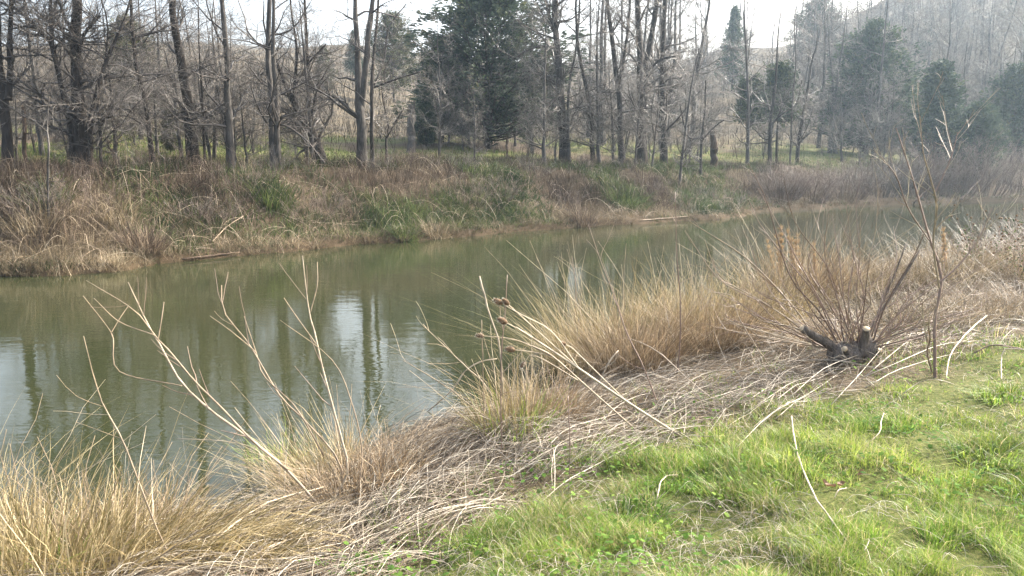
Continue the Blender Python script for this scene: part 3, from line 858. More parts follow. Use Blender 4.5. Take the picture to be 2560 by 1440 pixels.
# sample the far bank band: df in 0..7
def band(n, d0, d1, px0=-150, px1=2750, seed=0):
    X, Y = [], []
    tot = 0
    while tot < n:
        x, y = sector(px0, px1, 15.5, 62, n * 2)
        df, dn = seg_dist(x, y, FAR), seg_dist(x, y, NEAR)
        k = (df > d0) & (df < d1) & (df < dn) & ~inside(x, y, POND)
        X.append(x[k]); Y.append(y[k]); tot += k.sum()
    return np.concatenate(X)[:n], np.concatenate(Y)[:n]

def green_pat(x, y, df):
    az = x / y
    return sstep(.47, .58, vnoise(x, y, .33, 71, 3) + .17 * sstep(.06, .14, az) * (1 - sstep(.24, .32, az)) * (1 - sstep(4.5, 6, df)) + .13 * sstep(-.22, -.12, az) * (1 - sstep(.02, .08, az)) * (1 - sstep(1.8, 3, df))) * sstep(.1, .8, df)
# brown bramble thicket over the crest
x, y = band(85000, 1.0, 8.5); xr, yr = band(38000, .6, 9.5, 1350, 2700)
x, y = np.concatenate([x, xr]), np.concatenate([y, yr])
df = seg_dist(x, y, FAR); az = x / y
keep = rng.uniform(0, 1, len(x)) < sstep(1.0, 2.6, df + (vnoise(x, y, .5, 51, 2) - .5) * 2) * (1 - .85 * sstep(4.6, 8, df)) * (.25 + .75 * sstep(.35, .5, vnoise(x, y, .35, 52, 3) + .1)) * (1 - .8 * green_pat(x, y, df))
x, y = x[keep], y[keep]
x, y, dd, ti, tm = clustered(x, y, 30, .42)
df = seg_dist(x, y, FAR)
H = rng.uniform(.25, .9, len(x)) * rng.uniform(.45, 1.25, tm)[ti] * (1 - .45 * sstep(4.2, 7, df))
tone = np.clip(vnoise(x, y, .5, 54, 2) * 1.0 - .35 + (rng.normal(size=tm) * .2)[ti] + rng.normal(size=len(x)) * .17, 0, 1)
b = stems_at(x, y, H, .75, .45, 4, rng.uniform(.003, .0065, len(x)), tone, d=dd)
tag(build(b, 'bramble_thicket', M['bramble']), 'brown tangled bramble thicket covering the far bank', 'brush', None, 'stuff')
# tan dry bank grass lower down
x, y = band(85000, 0.0, 4.2); xr, yr = band(34000, 0.0, 5.5, 1000, 2700)
x, y = np.concatenate([x, xr]), np.concatenate([y, yr])
df = seg_dist(x, y, FAR)
keep = rng.uniform(0, 1, len(x)) < (1 - .85 * sstep(1.2, 4, df + (vnoise(x, y, .6, 61, 2) - .5) * 2.5)) * (.4 + .6 * sstep(.3, .5, vnoise(x, y, .7, 62, 3))) * (1 - .75 * green_pat(x, y, df))
x, y = x[keep], y[keep]
x, y, dd, ti, tm = clustered(x, y, 34, .30)
df = seg_dist(x, y, FAR)
H = rng.uniform(.15, .55, len(x)) * rng.uniform(.35, 1.3, tm)[ti] * sstep(-.9, .6, df)
tone = np.clip(vnoise(x, y, .8, 64, 2) * .7 + (rng.normal(size=tm) * .22)[ti] + rng.normal(size=len(x)) * .17, 0, 1)
b = stems_at(x, y, H, 1.2, .9, 4, rng.uniform(.003, .007, len(x)), tone, d=dd)
tag(build(b, 'dry_bank_grass', M['dry_grass']), 'matted tan dry grass along the far waterline', 'grass', None, 'stuff')
# green undergrowth in patches
x, y = band(75000, 0.1, 6.5); xr, yr = band(60000, 0.1, 6.5, 900, 2000)
x, y = np.concatenate([x, xr]), np.concatenate([y, yr])
df = seg_dist(x, y, FAR); az = x / y
pat = green_pat(x, y, df)
fringe = (1 - sstep(.1, .7, df)) * sstep(.42, .56, vnoise(x, y, .5, 72, 2)) * .9
keep = rng.uniform(0, 1, len(x)) < np.maximum(pat, fringe)
x, y = x[keep], y[keep]
x, y, dd, ti, tm = clustered(x, y, 30, .34)
df = seg_dist(x, y, FAR)
H = rng.uniform(.12, .5, len(x)) * sstep(-.5, 1.2, df) * rng.uniform(.45, 1.3, tm)[ti]
b = stems_at(x, y, H, 1.2, .8, 3, rng.uniform(.006, .014, len(x)), np.clip(vnoise(x, y, .8, 73, 2) * .8 + (rng.normal(size=tm) * .2)[ti] + rng.normal(size=len(x)) * .18, 0, 1), d=dd)
tag(build(b, 'bank_undergrowth', M['green_brush']), 'dark green ivy and weeds in patches on the far bank', 'undergrowth', None, 'stuff')
# meadow grass
x, y = band(26000, 4.0, 24, 0, 2400)
keep = rng.uniform(0, 1, len(x)) < sstep(.38, .55, vnoise(x, y, .22, 35, 3) + .08)
x, y = x[keep], y[keep]
b = stems_at(x, y, rng.uniform(.08, .3, len(x)), .8, .4, 3, rng.uniform(.008, .016, len(x)), np.clip(vnoise(x, y, .5, 74, 2) * .8 + rng.normal(size=len(x)) * .2, 0, 1))
tag(build(b, 'meadow_grass', M['meadow']), 'fresh green grass of the meadow between the trunks', 'grass', None, 'stuff')
# dry tall weeds between trunks and over the hill
x, y = sector(-200, 2800, 30, 135, 70000)
df = seg_dist(x, y, FAR)
keep = (df > 9) & (rng.uniform(0, 1, len(x)) < .12 + .88 * sstep(13, 22, df + (vnoise(x, y, .15, 33, 2) - .5) * 10)) & (df < seg_dist(x, y, NEAR)) & (rng.uniform(0, 1, len(x)) < .3 + .7 * vnoise(x, y, .12, 81, 3))
x, y = x[keep], y[keep]
H = rng.uniform(.4, 1.3, len(x)) * (.5 + .8 * vnoise(x, y, .2, 82, 2))
b = stems_at(x, y, H, .5, .3, 3, y * rng.uniform(.00016, .0004, len(x)), np.clip(vnoise(x, y, .1, 83, 3) * 1.4 - .4 + rng.normal(size=len(x)) * .2, 0, 1))
tag(build(b, 'hill_scrub', M['scrub']), 'brown dry weeds and scrub over the distant slope', 'scrub', None, 'stuff')
# pale fallen canes on the far bank
x, y = band(1100, .3, 5.5)
n = len(x); d = rand_dir2(n); L = rng.uniform(.3, 1.3, n); S = 6; k = np.linspace(-.5, .5, S)
P = np.empty((n, S, 3)); P[:, :, 0] = x[:, None] + d[:, 0:1] * L[:, None] * k; P[:, :, 1] = y[:, None] + d[:, 1:2] * L[:, None] * k
P[:, :, 2] = height(P[:, :, 0].ravel(), P[:, :, 1].ravel()).reshape(n, S) + .06 + rng.uniform(.0, 1, n)[:, None] ** 2 * .4 * (1.1 - (2 * k[None]) ** 2)
b = Buf().tubes(P, rng.uniform(.003, .006, n)[:, None], 3, rng.uniform(0, 1, n))
tag(build(b, 'fallen_canes', M['stalk']), 'pale fallen canes tangled in the far bank brush', 'canes', None, 'stuff')

# distinct clumps on the far bank
def clump(name, label, base, n, r, H, mat, lean=.45, droop=.35, w=.005, bias=(0, 0), cat='grass clump', S=5, tone=(0, 1), group=None, wildness=2.2, stalks=0):
    base = np.asarray(base, float)
    q = np.sqrt(rng.uniform(0, 1, n)) * r; th = rng.uniform(0, 6.28, n)
    x, y = base[0] + q * np.cos(th), base[1] + q * np.sin(th)
    hh = H * np.where(rng.uniform(0, 1, n) < .12, rng.uniform(.9, 1.25, n), rng.uniform(.3, .9, n))
    k = np.linspace(0, 1, S)[None]
    wild = np.where(rng.uniform(0, 1, n) < .35, wildness, 1.0)
    dirx = np.cos(th) * q / r * lean * wild + rng.normal(size=n) * lean * .55 * wild + bias[0]
    diry = np.sin(th) * q / r * lean * wild + rng.normal(size=n) * lean * .55 * wild + bias[1]
    dr = rng.uniform(0, 1, n) ** 1.5 * droop
    P = np.empty((n, S, 3))
    P[:, :, 0] = x[:, None] + (dirx * hh)[:, None] * k ** 1.35
    P[:, :, 1] = y[:, None] + (diry * hh)[:, None] * k ** 1.35
    P[:, :, 2] = np.maximum(height(x, y), -.08)[:, None] - .04 + hh[:, None] * (k - dr[:, None] * k ** 2.8)
    P += rng.normal(size=P.shape) * .012 * (k[..., None])
    g = height(P[:, :, 0].ravel(), P[:, :, 1].ravel()).reshape(n, S)
    P[:, 1:, 2] = np.maximum(P[:, 1:, 2], np.maximum(g[:, 1:], 0) + rng.uniform(.005, .06, n)[:, None])
    side = norm(np.cross(rng.normal(size=(n, 3)) * [1, 1, .2], [0, 0, 1.0]))
    W = w * rng.uniform(.6, 1.3, n)[:, None] * np.linspace(1, .35, S)[None]
    b = Buf().ribbons(P, W, side, np.clip(rng.uniform(*tone, n), 0, 1))
    if stalks:
        root = thing(name, label, cat, base, group)
        build(b, 'blades', mat, root, base)
        k2 = rng.choice(n, stalks, False)
        Q = P[k2].copy(); d = rng.normal(size=(stalks, 2)) * .22
        Q[:, :, :2] += d[:, None] * np.linspace(0, 1, S)[None, :, None] * H
        Q[:, :, 2] = np.maximum(Q[:, 0, 2], 0)[:, None] - .02 + np.linspace(0, 1, S)[None] * (H * rng.uniform(.7, 1.35, stalks))[:, None]
        for i in range(stalks):
            build(Buf().tubes(Q[i:i + 1], np.linspace(1, .5, S)[None] * w * rng.uniform(.7, 1.2), 4, rng.uniform(.2, 1)), 'stalk', M['stalk'], root, base)
        return root
    return tag(build(b, name, mat, None, base), label, cat, group)

for px, py, n, r, H, m, lab in [
        (360, 632, 700, .45, .95, 'bramble', 'pinkish tan grass clump standing at the far waterline beside mossy green patch'),
        (300, 560, 500, .4, .8, 'dry_grass', 'tan grass clump on the far bank above the pinkish clump'),
        (90, 585, 600, .5, .9, 'dry_grass', 'wide pale grass clump low on the far bank below the white sapling'),
        (1460, 560, 380, .4, .9, 'bramble', 'brown grass clump at the far waterline by the green slope'),
        (1090, 590, 350, .4, .6, 'dry_grass', 'small tan grass clump overhanging the far waterline'),
        (680, 505, 500, .55, .8, 'green_brush', 'yellow-green leafy bush among brown brambles on the far bank'),
        (1010, 590, 300, .4, .45, 'green_brush', 'low green tuft on the far waterline left of the small tan clump'),
        (1560, 500, 600, .9, .7, 'green_brush', 'spreading green bush on the far bank slope below the trunk clump'),
        (120, 500, 400, .5, .6, 'green_brush', 'dark green ivy clump under the white sapling')]:
    g = ground_at(px, py)
    clump('grass_clump' if m != 'green_brush' else 'leafy_bush', lab, g, n, r, H, M[m], .5, .4, .008 if m != 'green_brush' else .013, cat='grass clump' if m != 'green_brush' else 'bush')

r4 = np.random.default_rng(44)
for k in range(28):
    px = 40 + k * 72 + r4.normal() * 20; off = r4.uniform(1.6, 5.5)
    Yb = shore_Y(px) + off
    twig_bush('bramble_bush', ('reddish' if k % 3 else 'grey-brown') + ' leafless bramble bush tangled in the far bank brush', base_col(px, Yb), r4.uniform(.6, 1.25), .9, 34, M['red_twig'] if k % 3 else M['far_twig'], sub=6, sub2=3, rad=.006, group='bramble bushes on the far bank', cat='bush')

# logs on the far shore
def stick(name, label, pts, mat, cat='branch', k=7, group=None, S=14, tone=.6, twigs=0, free=False, Y0=None, twig_len=(.15, .4), dy=0.0, part_of=None):
    """a stalk or branch through photo pixels (x, y, width px[, lift]); lies on the ground unless free"""
    path = []
    for i, p in enumerate(pts):
        if free:
            Yb = Y0 + dy * i / max(1, len(pts) - 1)
            q = at(p[0], p[1], Yb)
            if i == 0:
                q[2] = min(q[2], h1(q[0], q[1]) - .03) if h1(q[0], q[1]) > 0 else q[2]
        else:
            q = ground_at(p[0], p[1]); q[2] += (p[3] if len(p) > 3 else .03)
        path.append([*q, max(.0012, p[2] * q[1] / F / 2 * (.52 if name == 'fallen_stalk' else .62))])
    org = np.array(path[0][:3])
    c = curve_pts(path, S)
    c[1:-1, :3] += rng.normal(size=(S - 2, 3)) * c[1:-1, 3:4] * .25
    b = Buf().tubes(c[None, :, :3], c[None, :, 3] * (1 + rng.normal(size=(1, S)) * .13), k, tone * .8, True)
    if part_of is not None:
        return build(b, name, mat, part_of, np.array(part_of.location)), c
    if twigs:
        root = thing(name, label, cat, org, group)
        build(b, 'stem', mat, root, org)
        P1, R1 = children(c[None, :, :3], c[None, :, 3], twigs, twig_len, (20, 60), .2, .97, 5, .05, .15, .55, .35, False)
        for i in range(len(P1)): build(Buf().tubes(P1[i:i + 1], np.maximum(R1[i:i + 1], .0012), 4, rng.uniform(.4, 1)), 'twig', mat, root, org)
        return root, c
    return tag(build(b, name, mat, None, org), label, cat, group), c

stick('driftwood_log', 'thin dark driftwood log along the far waterline', [(455, 655, 7, .05), (520, 647, 8, .06), (600, 637, 6, .04)], M['dead_wood'], 'log')
stick('driftwood_log', 'pale driftwood pole on the spit beyond the far waterline', [(1600, 556, 3, .05), (1660, 551, 3, .05), (1720, 548, 2.5, .05)], M['stalk'], 'log')
stick('driftwood_log', 'dark fallen branch jutting over water at the pond head', [(2285, 512, 8, .1), (2310, 500, 7, .4), (2345, 485, 5, .7)], M['dead_wood'], 'log')
stick('driftwood_log', 'short dark branch leaning in the water where the pond narrows', [(2400, 508, 8, .1), (2430, 492, 7, .5), (2455, 478, 4, .7)], M['dead_wood'], 'log')
stick('fallen_branch', 'bleached broken cane slanting on far bank above waterline', [(530, 615, 3, .1), (570, 590, 3, .25), (610, 572, 3, .3)], M['stalk'], 'branch')
stick('fallen_branch', 'long pale cane lying flat on the left far bank', [(0, 640, 4, .15), (60, 620, 4, .2), (125, 612, 3, .2)], M['stalk'], 'branch')

# ------------------------------------------------------------------ near bank: lawn, straw, tussocks
# lawn grass
def near_pts(n, Y0=2.6, Y1=24, px0=-300, px1=2900):
    x, y = sector(px0, px1, Y0, Y1, n)
    return x, y
def lawn_blades(n, Y0, Y1, px0, px1):
    x, y = near_pts(n, Y0, Y1, px0, px1)
    sdv = lawn_sd(x, y) + (vnoise(x, y, 1.4, 91, 3) - .5) * 1.0
    ok = ~inside(x, y, POND) & (seg_dist(x, y, NEAR) < seg_dist(x, y, FAR))
    patch = sstep(.22, .55, vnoise(x, y, 3.4, 92, 3))
    p = np.where(sdv > 0, .55 + .45 * patch, .25 * sstep(-2.0, 0, sdv) * patch)
    k = ok & (rng.uniform(0, 1, len(x)) < p)
    return x[k], y[k]
x, y = lawn_blades(330000, 2.5, 15, 850, 2800)
x2, y2 = lawn_blades(30000, 9, 24, 1500, 2900)
x, y = np.concatenate([x, x2]), np.concatenate([y, y2])
tuft = sstep(.35, .75, vnoise(x, y, 4.5, 93, 2))
H = rng.uniform(.03, .105, len(x)) * (.55 + 1.4 * tuft) * (.7 + .7 * vnoise(x, y, .8, 90, 2))
tone = np.clip(.15 + vnoise(x, y, 1.1, 94, 3) * .75 + rng.normal(size=len(x)) * .2, 0, .93)
dry = sstep(.50, .68, vnoise(x, y, .9, 95, 3))
tone = np.where(rng.uniform(0, 1, len(x)) < .16 + .25 * dry, 1.0, tone)
b = stems_at(x, y, H, 1.2, .6, 3, np.maximum(.0018, y * .00046) * rng.uniform(.6, 1.4, len(x)), tone)
tag(build(b, 'lawn_grass', M['grass']), 'bright green spring grass on the near bank', 'grass', None, 'stuff')
# clover and small broad leaves
x, y = near_pts(60000, 2.6, 14)
sdv = lawn_sd(x, y); ok = ~inside(x, y, POND)
cm = .55 * sstep(.42, .62, vnoise(x, y, 1.6, 96, 3)) * sstep(-1.0, -.2, sdv) * (1 - .6 * sstep(1.2, 2.5, sdv))
k = ok & (rng.uniform(0, 1, len(x)) < cm)
x, y = x[k], y[k]; n = len(x)
z = height(x, y) + rng.uniform(.015, .10, n)
d = norm(rand_dir2(n) + np.stack([0 * x, 0 * x, rng.uniform(-.3, .6, n)], 1)); L = (rng.uniform(0, 1, n) ** 2 * .024 + .007)[:, None]
c0 = np.stack([x, y, z], 1)
side = norm(np.cross(d, [0, 0, 1.0]) + rng.normal(size=(n, 3)) * .25)
b = Buf().ribbons(np.stack([c0 - d * L * .2, c0 + d * L * .5 + [0, 0, .003], c0 + d * L], 1), np.stack([L[:, 0] * .3, L[:, 0] * .5, L[:, 0] * 0], 1), side, np.clip(vnoise(x, y, 1.5, 97, 2) + rng.normal(size=n) * .2, 0, 1))
tag(build(b, 'clover_leaves', M['leaf']), 'small green clover and weed leaves at the lawn edge', 'weeds', None, 'stuff')

# straw mat
sh = norm(np.array(NEAR[-6]) - np.array(NEAR[4])) if True else None
def straw(n, mask, rad, Lr, tone, spread=.6, lift=.10):
    X = []; tot = 0
    while tot < n:
        x, y = near_pts(n * 3, 2.8, 22)
        m = mask(x, y) > rng.uniform(0, 1, len(x))
        X.append(np.stack([x[m], y[m]], 1)); tot += m.sum()
    xy = np.concatenate(X)[:n]
    th = math.atan2(sh[1], sh[0]) - .25 + rng.normal(size=n) * spread + (vnoise(xy[:, 0], xy[:, 1], .6, 101, 2) - .5) * 1.6
    L = rng.uniform(*Lr, n); S = 7; k = np.linspace(-.5, .5, S)
    bend = rng.normal(size=n) * .28
    P = np.empty((n, S, 3))
    P[:, :, 0] = xy[:, :1] + np.cos(th)[:, None] * L[:, None] * k - np.sin(th)[:, None] * (bend * L)[:, None] * k ** 2
    P[:, :, 1] = xy[:, 1:] + np.sin(th)[:, None] * L[:, None] * k + np.cos(th)[:, None] * (bend * L)[:, None] * k ** 2
    kk = rng.integers(2, 5, n); ka = rng.normal(size=n) * .22 * L * (rng.uniform(0, 1, n) < .45)
    aft = np.maximum(np.arange(S)[None] - kk[:, None], 0) / (S - 1)
    P[:, :, 0] -= np.sin(th)[:, None] * ka[:, None] * aft * 2; P[:, :, 1] += np.cos(th)[:, None] * ka[:, None] * aft * 2
    g = np.maximum(height(P[:, :, 0].ravel(), P[:, :, 1].ravel()).reshape(n, S), 0.0)
    P[:, :, 2] = g + .006 + rng.uniform(0, 1, n)[:, None] ** 2 * lift * (.4 + 1.2 * np.clip(1 - (2 * k[None]) ** 2, 0, 1)) + np.cumsum(rng.normal(size=(n, S)) * .006, 1).clip(0)
    R = np.maximum(rad, P[:, :, 1].mean(1) * .00018)[:, None] * rng.uniform(.5, 1.4, n)[:, None] * np.linspace(1.1, .7, S)[None]
    return Buf().tubes(P, R, 3, np.clip(rng.uniform(*tone, n), 0, 1))
def straw_mask(x, y):
    s = lawn_sd(x, y); dn = seg_dist(x, y, NEAR)
    wet = inside(x, y, POND)
    return (~wet) * sstep(-.05, .3, dn) * (1 - sstep(-.35, .25, s + (vnoise(x, y, .9, 103, 2) - .5) * .8)) * (.25 + .75 * sstep(.3, .5, vnoise(x, y, .7, 104, 2) + .1)) * (dn < 7) * (1 - .7 * (1 - sstep(-.35, -.05, x / y)))
tag(build(straw(7200, straw_mask, .0017, (.2, .9), (-.35, .95)), 'straw_mat', M['straw']), 'flattened pale straw and dead stalks matted along the near bank', 'straw', None, 'stuff')
def litter_mask(x, y):
    dn = seg_dist(x, y, NEAR); s = lawn_sd(x, y)
    return (~inside(x, y, POND)) * (1 - sstep(-.3, .3, s)) * (dn < 7)
tag(build(straw(9000, litter_mask, .0014, (.08, .35), (0, .8), 1.6, .05), 'straw_litter', M['brown_grass']), 'short broken brown grass litter under the straw', 'litter', None, 'stuff')
def lawn_straw_mask(x, y):
    s = lawn_sd(x, y)
    return sstep(-.2, .1, s) * (.15 + .85 * sstep(.52, .66, vnoise(x, y, .9, 95, 2)))
tag(build(straw(2600, lawn_straw_mask, .001, (.05, .22), (.4, 1), 1.8, .05), 'lawn_thatch', M['straw']), 'dry straw bits scattered in the green lawn', 'straw', None, 'stuff')

def stem_mask(x, y):
    dn = seg_dist(x, y, NEAR); s = lawn_sd(x, y)
    far_end = sstep(.30, .5, x / y) + .5 * (1 - sstep(-.2, .0, x / y))
    return (~inside(x, y, POND)) * (dn < 6) * (1 - sstep(-.5, .1, s)) * (.15 + .85 * far_end) * (.2 + .8 * sstep(.4, .6, vnoise(x, y, .8, 111, 2)))
xy = scatter(2400, (-4, 17), (4, 24), stem_mask)
n = len(xy); S = 5; k = np.linspace(0, 1, S)[None]
L = rng.uniform(.35, 1.0, n); th = rng.normal(size=n) * .9 + 2.5; el = np.radians(rng.uniform(12, 80, n))
P = np.empty((n, S, 3))
P[:, :, 0] = xy[:, :1] + (np.cos(th) * np.cos(el) * L)[:, None] * k
P[:, :, 1] = xy[:, 1:] + (np.sin(th) * np.cos(el) * L)[:, None] * k
P[:, :, 2] = height(xy[:, 0], xy[:, 1])[:, None] - .03 + (np.sin(el) * L)[:, None] * (k - .25 * k ** 2.5)
P += rng.normal(size=P.shape) * .012 * k[..., None]
b = Buf().tubes(P, np.maximum(.0014, xy[:, 1] * .00014)[:, None] * np.linspace(1.1, .5, S)[None] * rng.uniform(.7, 1.3, n)[:, None], 3, rng.uniform(-.3, .8, n).clip(0, 1))
tag(build(b, 'standing_straw', M['straw']), 'leaning dead weed stems standing out of the near bank straw', 'straw', None, 'stuff')

# tussocks: (px, py of foot, height m, radius m, blades, lean, droop, bias, material, width, label)
T = [
 (60, 1445, .80, .45, 1500, .40, .35, (.05, .1), 'gold_grass', .0032, 'gold-green rushy tussock at the near water edge left of the combed-over grass'),
 (215, 1455, .75, .40, 1300, .45, .4, (.10, .1), 'gold_grass', .003, 'tall dry tussock mingled with green blades between the rushes and combed grass'),
 (-90, 1330, .85, .45, 1100, .4, .3, (.05, .1), 'gold_grass', .003, 'outermost golden tussock standing in the shallows beside the rushes'),
 (320, 1350, .50, .35, 1300, .45, .5, (-.2, .15), 'brown_grass', .003, 'brown tussock leaning over the water behind the combed grass'),
 (400, 1395, .56, .32, 1500, .45, .98, (.95, .0), 'gold_grass', .004, 'pale combed-over grass laid sideways in a smooth arc beside the water inlet'),
 (590, 1385, .42, .28, 1100, .5, .98, (.8, .05), 'gold_grass', .004, 'flattened straw-yellow tussock at the right end of the combed grass'),
 (800, 1210, .78, .32, 1100, .4, .35, (-.55, .1), 'gold_grass', .0028, 'spiky rushes leaning left over the water beside the tall bare shrub'),
 (900, 1235, .50, .40, 1900, .5, .6, (-.05, .0), 'brown_grass', .0028, 'round dense brown tussock at the foot of the bare shrub'),
 (1010, 1140, .28, .40, 1100, .6, .7, (.1, .0), 'brown_grass', .0026, 'low drooping brown tussock on the shore beside the round dense tussock'),
 (1270, 1075, .62, .26, 380, .32, .35, (-.12, .0), 'gold_grass', .0026, 'thin green-gold tussock around the upright teasel stems'),
 (1370, 1040, .55, .28, 700, .5, .4, (.1, .0), 'brown_grass', .0026, 'sparse brown tussock right of the upright teasel stems'),
 (1480, 925, .90, .45, 2000, .35, .35, (-.12, .05), 'gold_grass', .003, 'big golden tussock at the point of the near shore'),
 (1590, 930, .72, .40, 1500, .45, .5, (.0, .0), 'brown_grass', .003, 'reddish-brown tussock beside the big golden tussock'),
 (1710, 860, .88, .45, 1700, .4, .45, (.05, .0), 'gold_grass', .003, 'tall golden tussock behind the long dark upright stem'),
 (1790, 880, .70, .38, 1300, .45, .5, (.1, .0), 'brown_grass', .003, 'dark-based brown tussock left of the cut willow stump'),
 (1890, 830, .85, .45, 1400, .4, .4, (.05, .0), 'gold_grass', .003, 'golden tussock behind the cut log of the willow stump'),
 (1990, 770, .95, .5, 1500, .4, .4, (.0, .0), 'brown_grass', .0034, 'tussock below the tall orange plumes'),
 (2110, 750, .95, .55, 1500, .4, .4, (.0, .0), 'dry_grass', .0036, 'brown grass tussock behind the willow shoots'),
 (2230, 730, .95, .55, 1400, .45, .5, (-.05, .0), 'dry_grass', .0038, 'tan tussock under the dark slanting willow limbs'),
 (2330, 720, .8, .55, 1100, .5, .5, (.0, .0), 'dry_grass', .004, 'pale drooping tussock behind the grey sapling'),
 (2440, 690, .75, .6, 1100, .5, .5, (.0, .0), 'dry_grass', .0044, 'pale weedy tussock near the seed-headed weeds'),
 (2290, 800, .5, .5, 1100, .7, .6, (-.1, .0), 'dry_grass', .003, 'low pale matted tussock uphill of the dark slanting willow limbs'),
 (2420, 790, .45, .55, 1100, .8, .7, (-.1, .0), 'dry_grass', .003, 'flat pale straw tussock between the grey sapling and the bleached branch'),
 (2530, 770, .45, .55, 1000, .8, .7, (-.1, .0), 'brown_grass', .003, 'flat brown straw tussock uphill of the seed-headed weeds'),
 (2050, 850, .4, .4, 900, .8, .7, (-.1, .0), 'brown_grass', .0028, 'low brown tussock right behind the cut log of the stump'),
 (2550, 700, .7, .6, 900, .5, .5, (.0, .0), 'brown_grass', .0044, 'brown matted tussock beneath the seed-headed weeds'),
]
for px, py, H, r, n, lean, droop, bias, m, w, lab in T:
    g = ground_at(px, py)
    flat = 'combed-over grass' in lab or 'flattened' in lab
    clump('grass_tussock', lab, g, int(n * (.62 if px < 1100 else .95)), r * (1.1 if px > 1400 else 1), H * (.8 if px < 1000 else 1.0 if px < 1400 else rng.uniform(.95, 1.45) * (1 if px < 2050 else .7)), M[m], lean, droop, w * (1.15 if px < 1100 else 1), bias, 'grass tussock', 6, wildness=1.0 if flat else 2.9, stalks=0 if flat else 16)
# green young blades inside the left tussocks
for px, py, lab in [(110, 1435, 'fresh green blades sprouting through the golden rushes'), (690, 1120, 'green rush blades beside the leaning spiky rushes'), (1290, 1060, 'fresh green blades around the foot of the teasel stems')]:
    clump('green_shoots', lab, ground_at(px, py + 20), 160, .22, .42, M['grass'], .45, .35, .003, (0, 0), 'grass', 5, (.1, .9))
# small weeds in the lawn
for px, py, lab in [(1710, 1215, 'dense bright leafy weed patch at the edge of the straw'), (1580, 1310, 'leafy green weed clump in the lawn below the straw'), (2500, 1000, 'dark green grass clump beside the fallen seed-head stem'),
                    (2000, 1150, 'blue-green grass tuft beside the long fallen stalk'), (2210, 1070, 'yellow-green leafy weed near the straw edge'), (2470, 1150, 'dark tall grass tuft in the open lawn')]:
    clump('weed_clump', lab, ground_at(px, py), 260, .16, .13, M['leaf'] if 'leafy' in lab else M['grass'], 1.0, .6, .004, (0, 0), 'weed', 4, (.1, .85))

# orange plume grasses
for px, py0, py1, lab in [(1945, 760, 560, 'tall orange plume grass, leftmost stem group of the plumes'), (1985, 770, 565, 'feathery orange plume with drooping tip among the plumes'),
                          (2035, 770, 600, 'single narrow orange plume right of the feathery plumes'), (2358, 720, 565, 'lone orange plume beside the grey sapling top')]:
    g = ground_at(px, py0); Y = g[1]
    root = thing('plume_grass', lab, 'grass', g)
    n = 5 if 'single' not in lab and 'lone' not in lab else 2
    sb, pb = Buf(), Buf()
    for k in range(n):
        tip = at(px + rng.normal() * 12 * (n > 2), py1 + rng.uniform(-10, 40) * (k > 0), Y)
        foot = g + np.array([rng.normal() * .04, rng.normal() * .04, -.04])
        c = curve_pts([foot, foot * .5 + tip * .5 + [0.02, 0, .03], tip], 14)
        sb.tubes(c[None], np.linspace(.004, .002, 14)[None], 4, .5)
        m = 240
        u = rng.uniform(.52, 1, m); i = (u * 12.99).astype(int)
        p0 = c[i] + rng.normal(size=(m, 3)) * .006
        d = norm(rng.normal(size=(m, 3)) * .45 + [-.1, 0, 1.0]); ln = rng.uniform(.03, .08, m)[:, None]
        pb.ribbons(np.stack([p0, p0 + d * ln * .6, p0 + d * ln], 1), np.array([[.0018, .0022, 0]]), norm(np.cross(d, rng.normal(size=(m, 3)))), rng.uniform(0, 1, m))
    build(sb, 'stem', M['gold_grass'], root, g); build(pb, 'plume', M['plume'], root, g)

# ------------------------------------------------------------------ cut willow stump with shoots
g = ground_at(2130, 905); YS = g[1]
stump = thing('willow_stump', 'gnarled sawn-off willow stump sprouting long bare shoots on the near bank', 'stump', g)
def lump(buf, c, r, seed):
    u, v = np.meshgrid(np.linspace(0, 2 * math.pi, 15)[:-1], np.linspace(0.05, math.pi - .05, 9))
    s = np.random.default_rng(seed)
    rr = 1 + .28 * (vnoise(np.cos(u) * 3 + 9, np.sin(u) * 3 + v * 2, 1.0, seed, 2) - .5) * 2 + s.normal(size=u.shape) * .04
    V = np.stack([np.cos(u) * np.sin(v) * rr * r[0], np.sin(u) * np.sin(v) * rr * r[1], np.cos(v) * rr * r[2]], -1) + c
    i, j = np.meshgrid(np.arange(8), np.arange(14), indexing='ij')
    buf.add(V.reshape(-1, 3), np.stack([i * 14 + j, i * 14 + (j + 1) % 14, (i + 1) * 14 + (j + 1) % 14, (i + 1) * 14 + j], -1).reshape(-1, 4)[:, ::-1], None, .5)
b = Buf()
lump(b, g + [0, .05, .04], (.17, .16, .15), 3); lump(b, g + [-.09, .0, .05], (.13, .12, .12), 4); lump(b, g + [.13, .02, .06], (.11, .11, .17), 5)
build(b, 'stump_base', M['stump'], stump, g)
sc = YS / F
def log_part(pts, name='cut_limb', mat='stump', end=True):
    path = [[*at(px, py, YS + dy), w * sc / 2 * (.8 if end else .55)] for px, py, w, dy in pts]
    c = curve_pts(path, 12); c[:, 3] *= 1 + rng.normal(size=12) * .05
    o = build(Buf().tubes(c[None, :, :3], c[None, :, 3], 10, .5, True), name, M[mat], stump, g)
    if end:
        d = norm(c[-1, :3] - c[-2, :3]); q = c[-1, :3]
        disc = np.stack([q - d * .004, q + d * .004])
        e = build(Buf().tubes(disc[None], np.array([[c[-1, 3] * .93] * 2]), 10, .6, True), 'sawn_end', M['cut_wood'], None, None)
        e.parent = o; e.location = [-float(v) for v in g]
    return o
log_part([(2112, 888, 30, 0), (2075, 862, 30, -.02), (2040, 842, 27, -.05), (2004, 820, 24, -.08)])
log_part([(2156, 890, 34, -.05), (2160, 860, 27, -.06), (2164, 838, 25, -.09), (2166, 822, 24, -.13)])
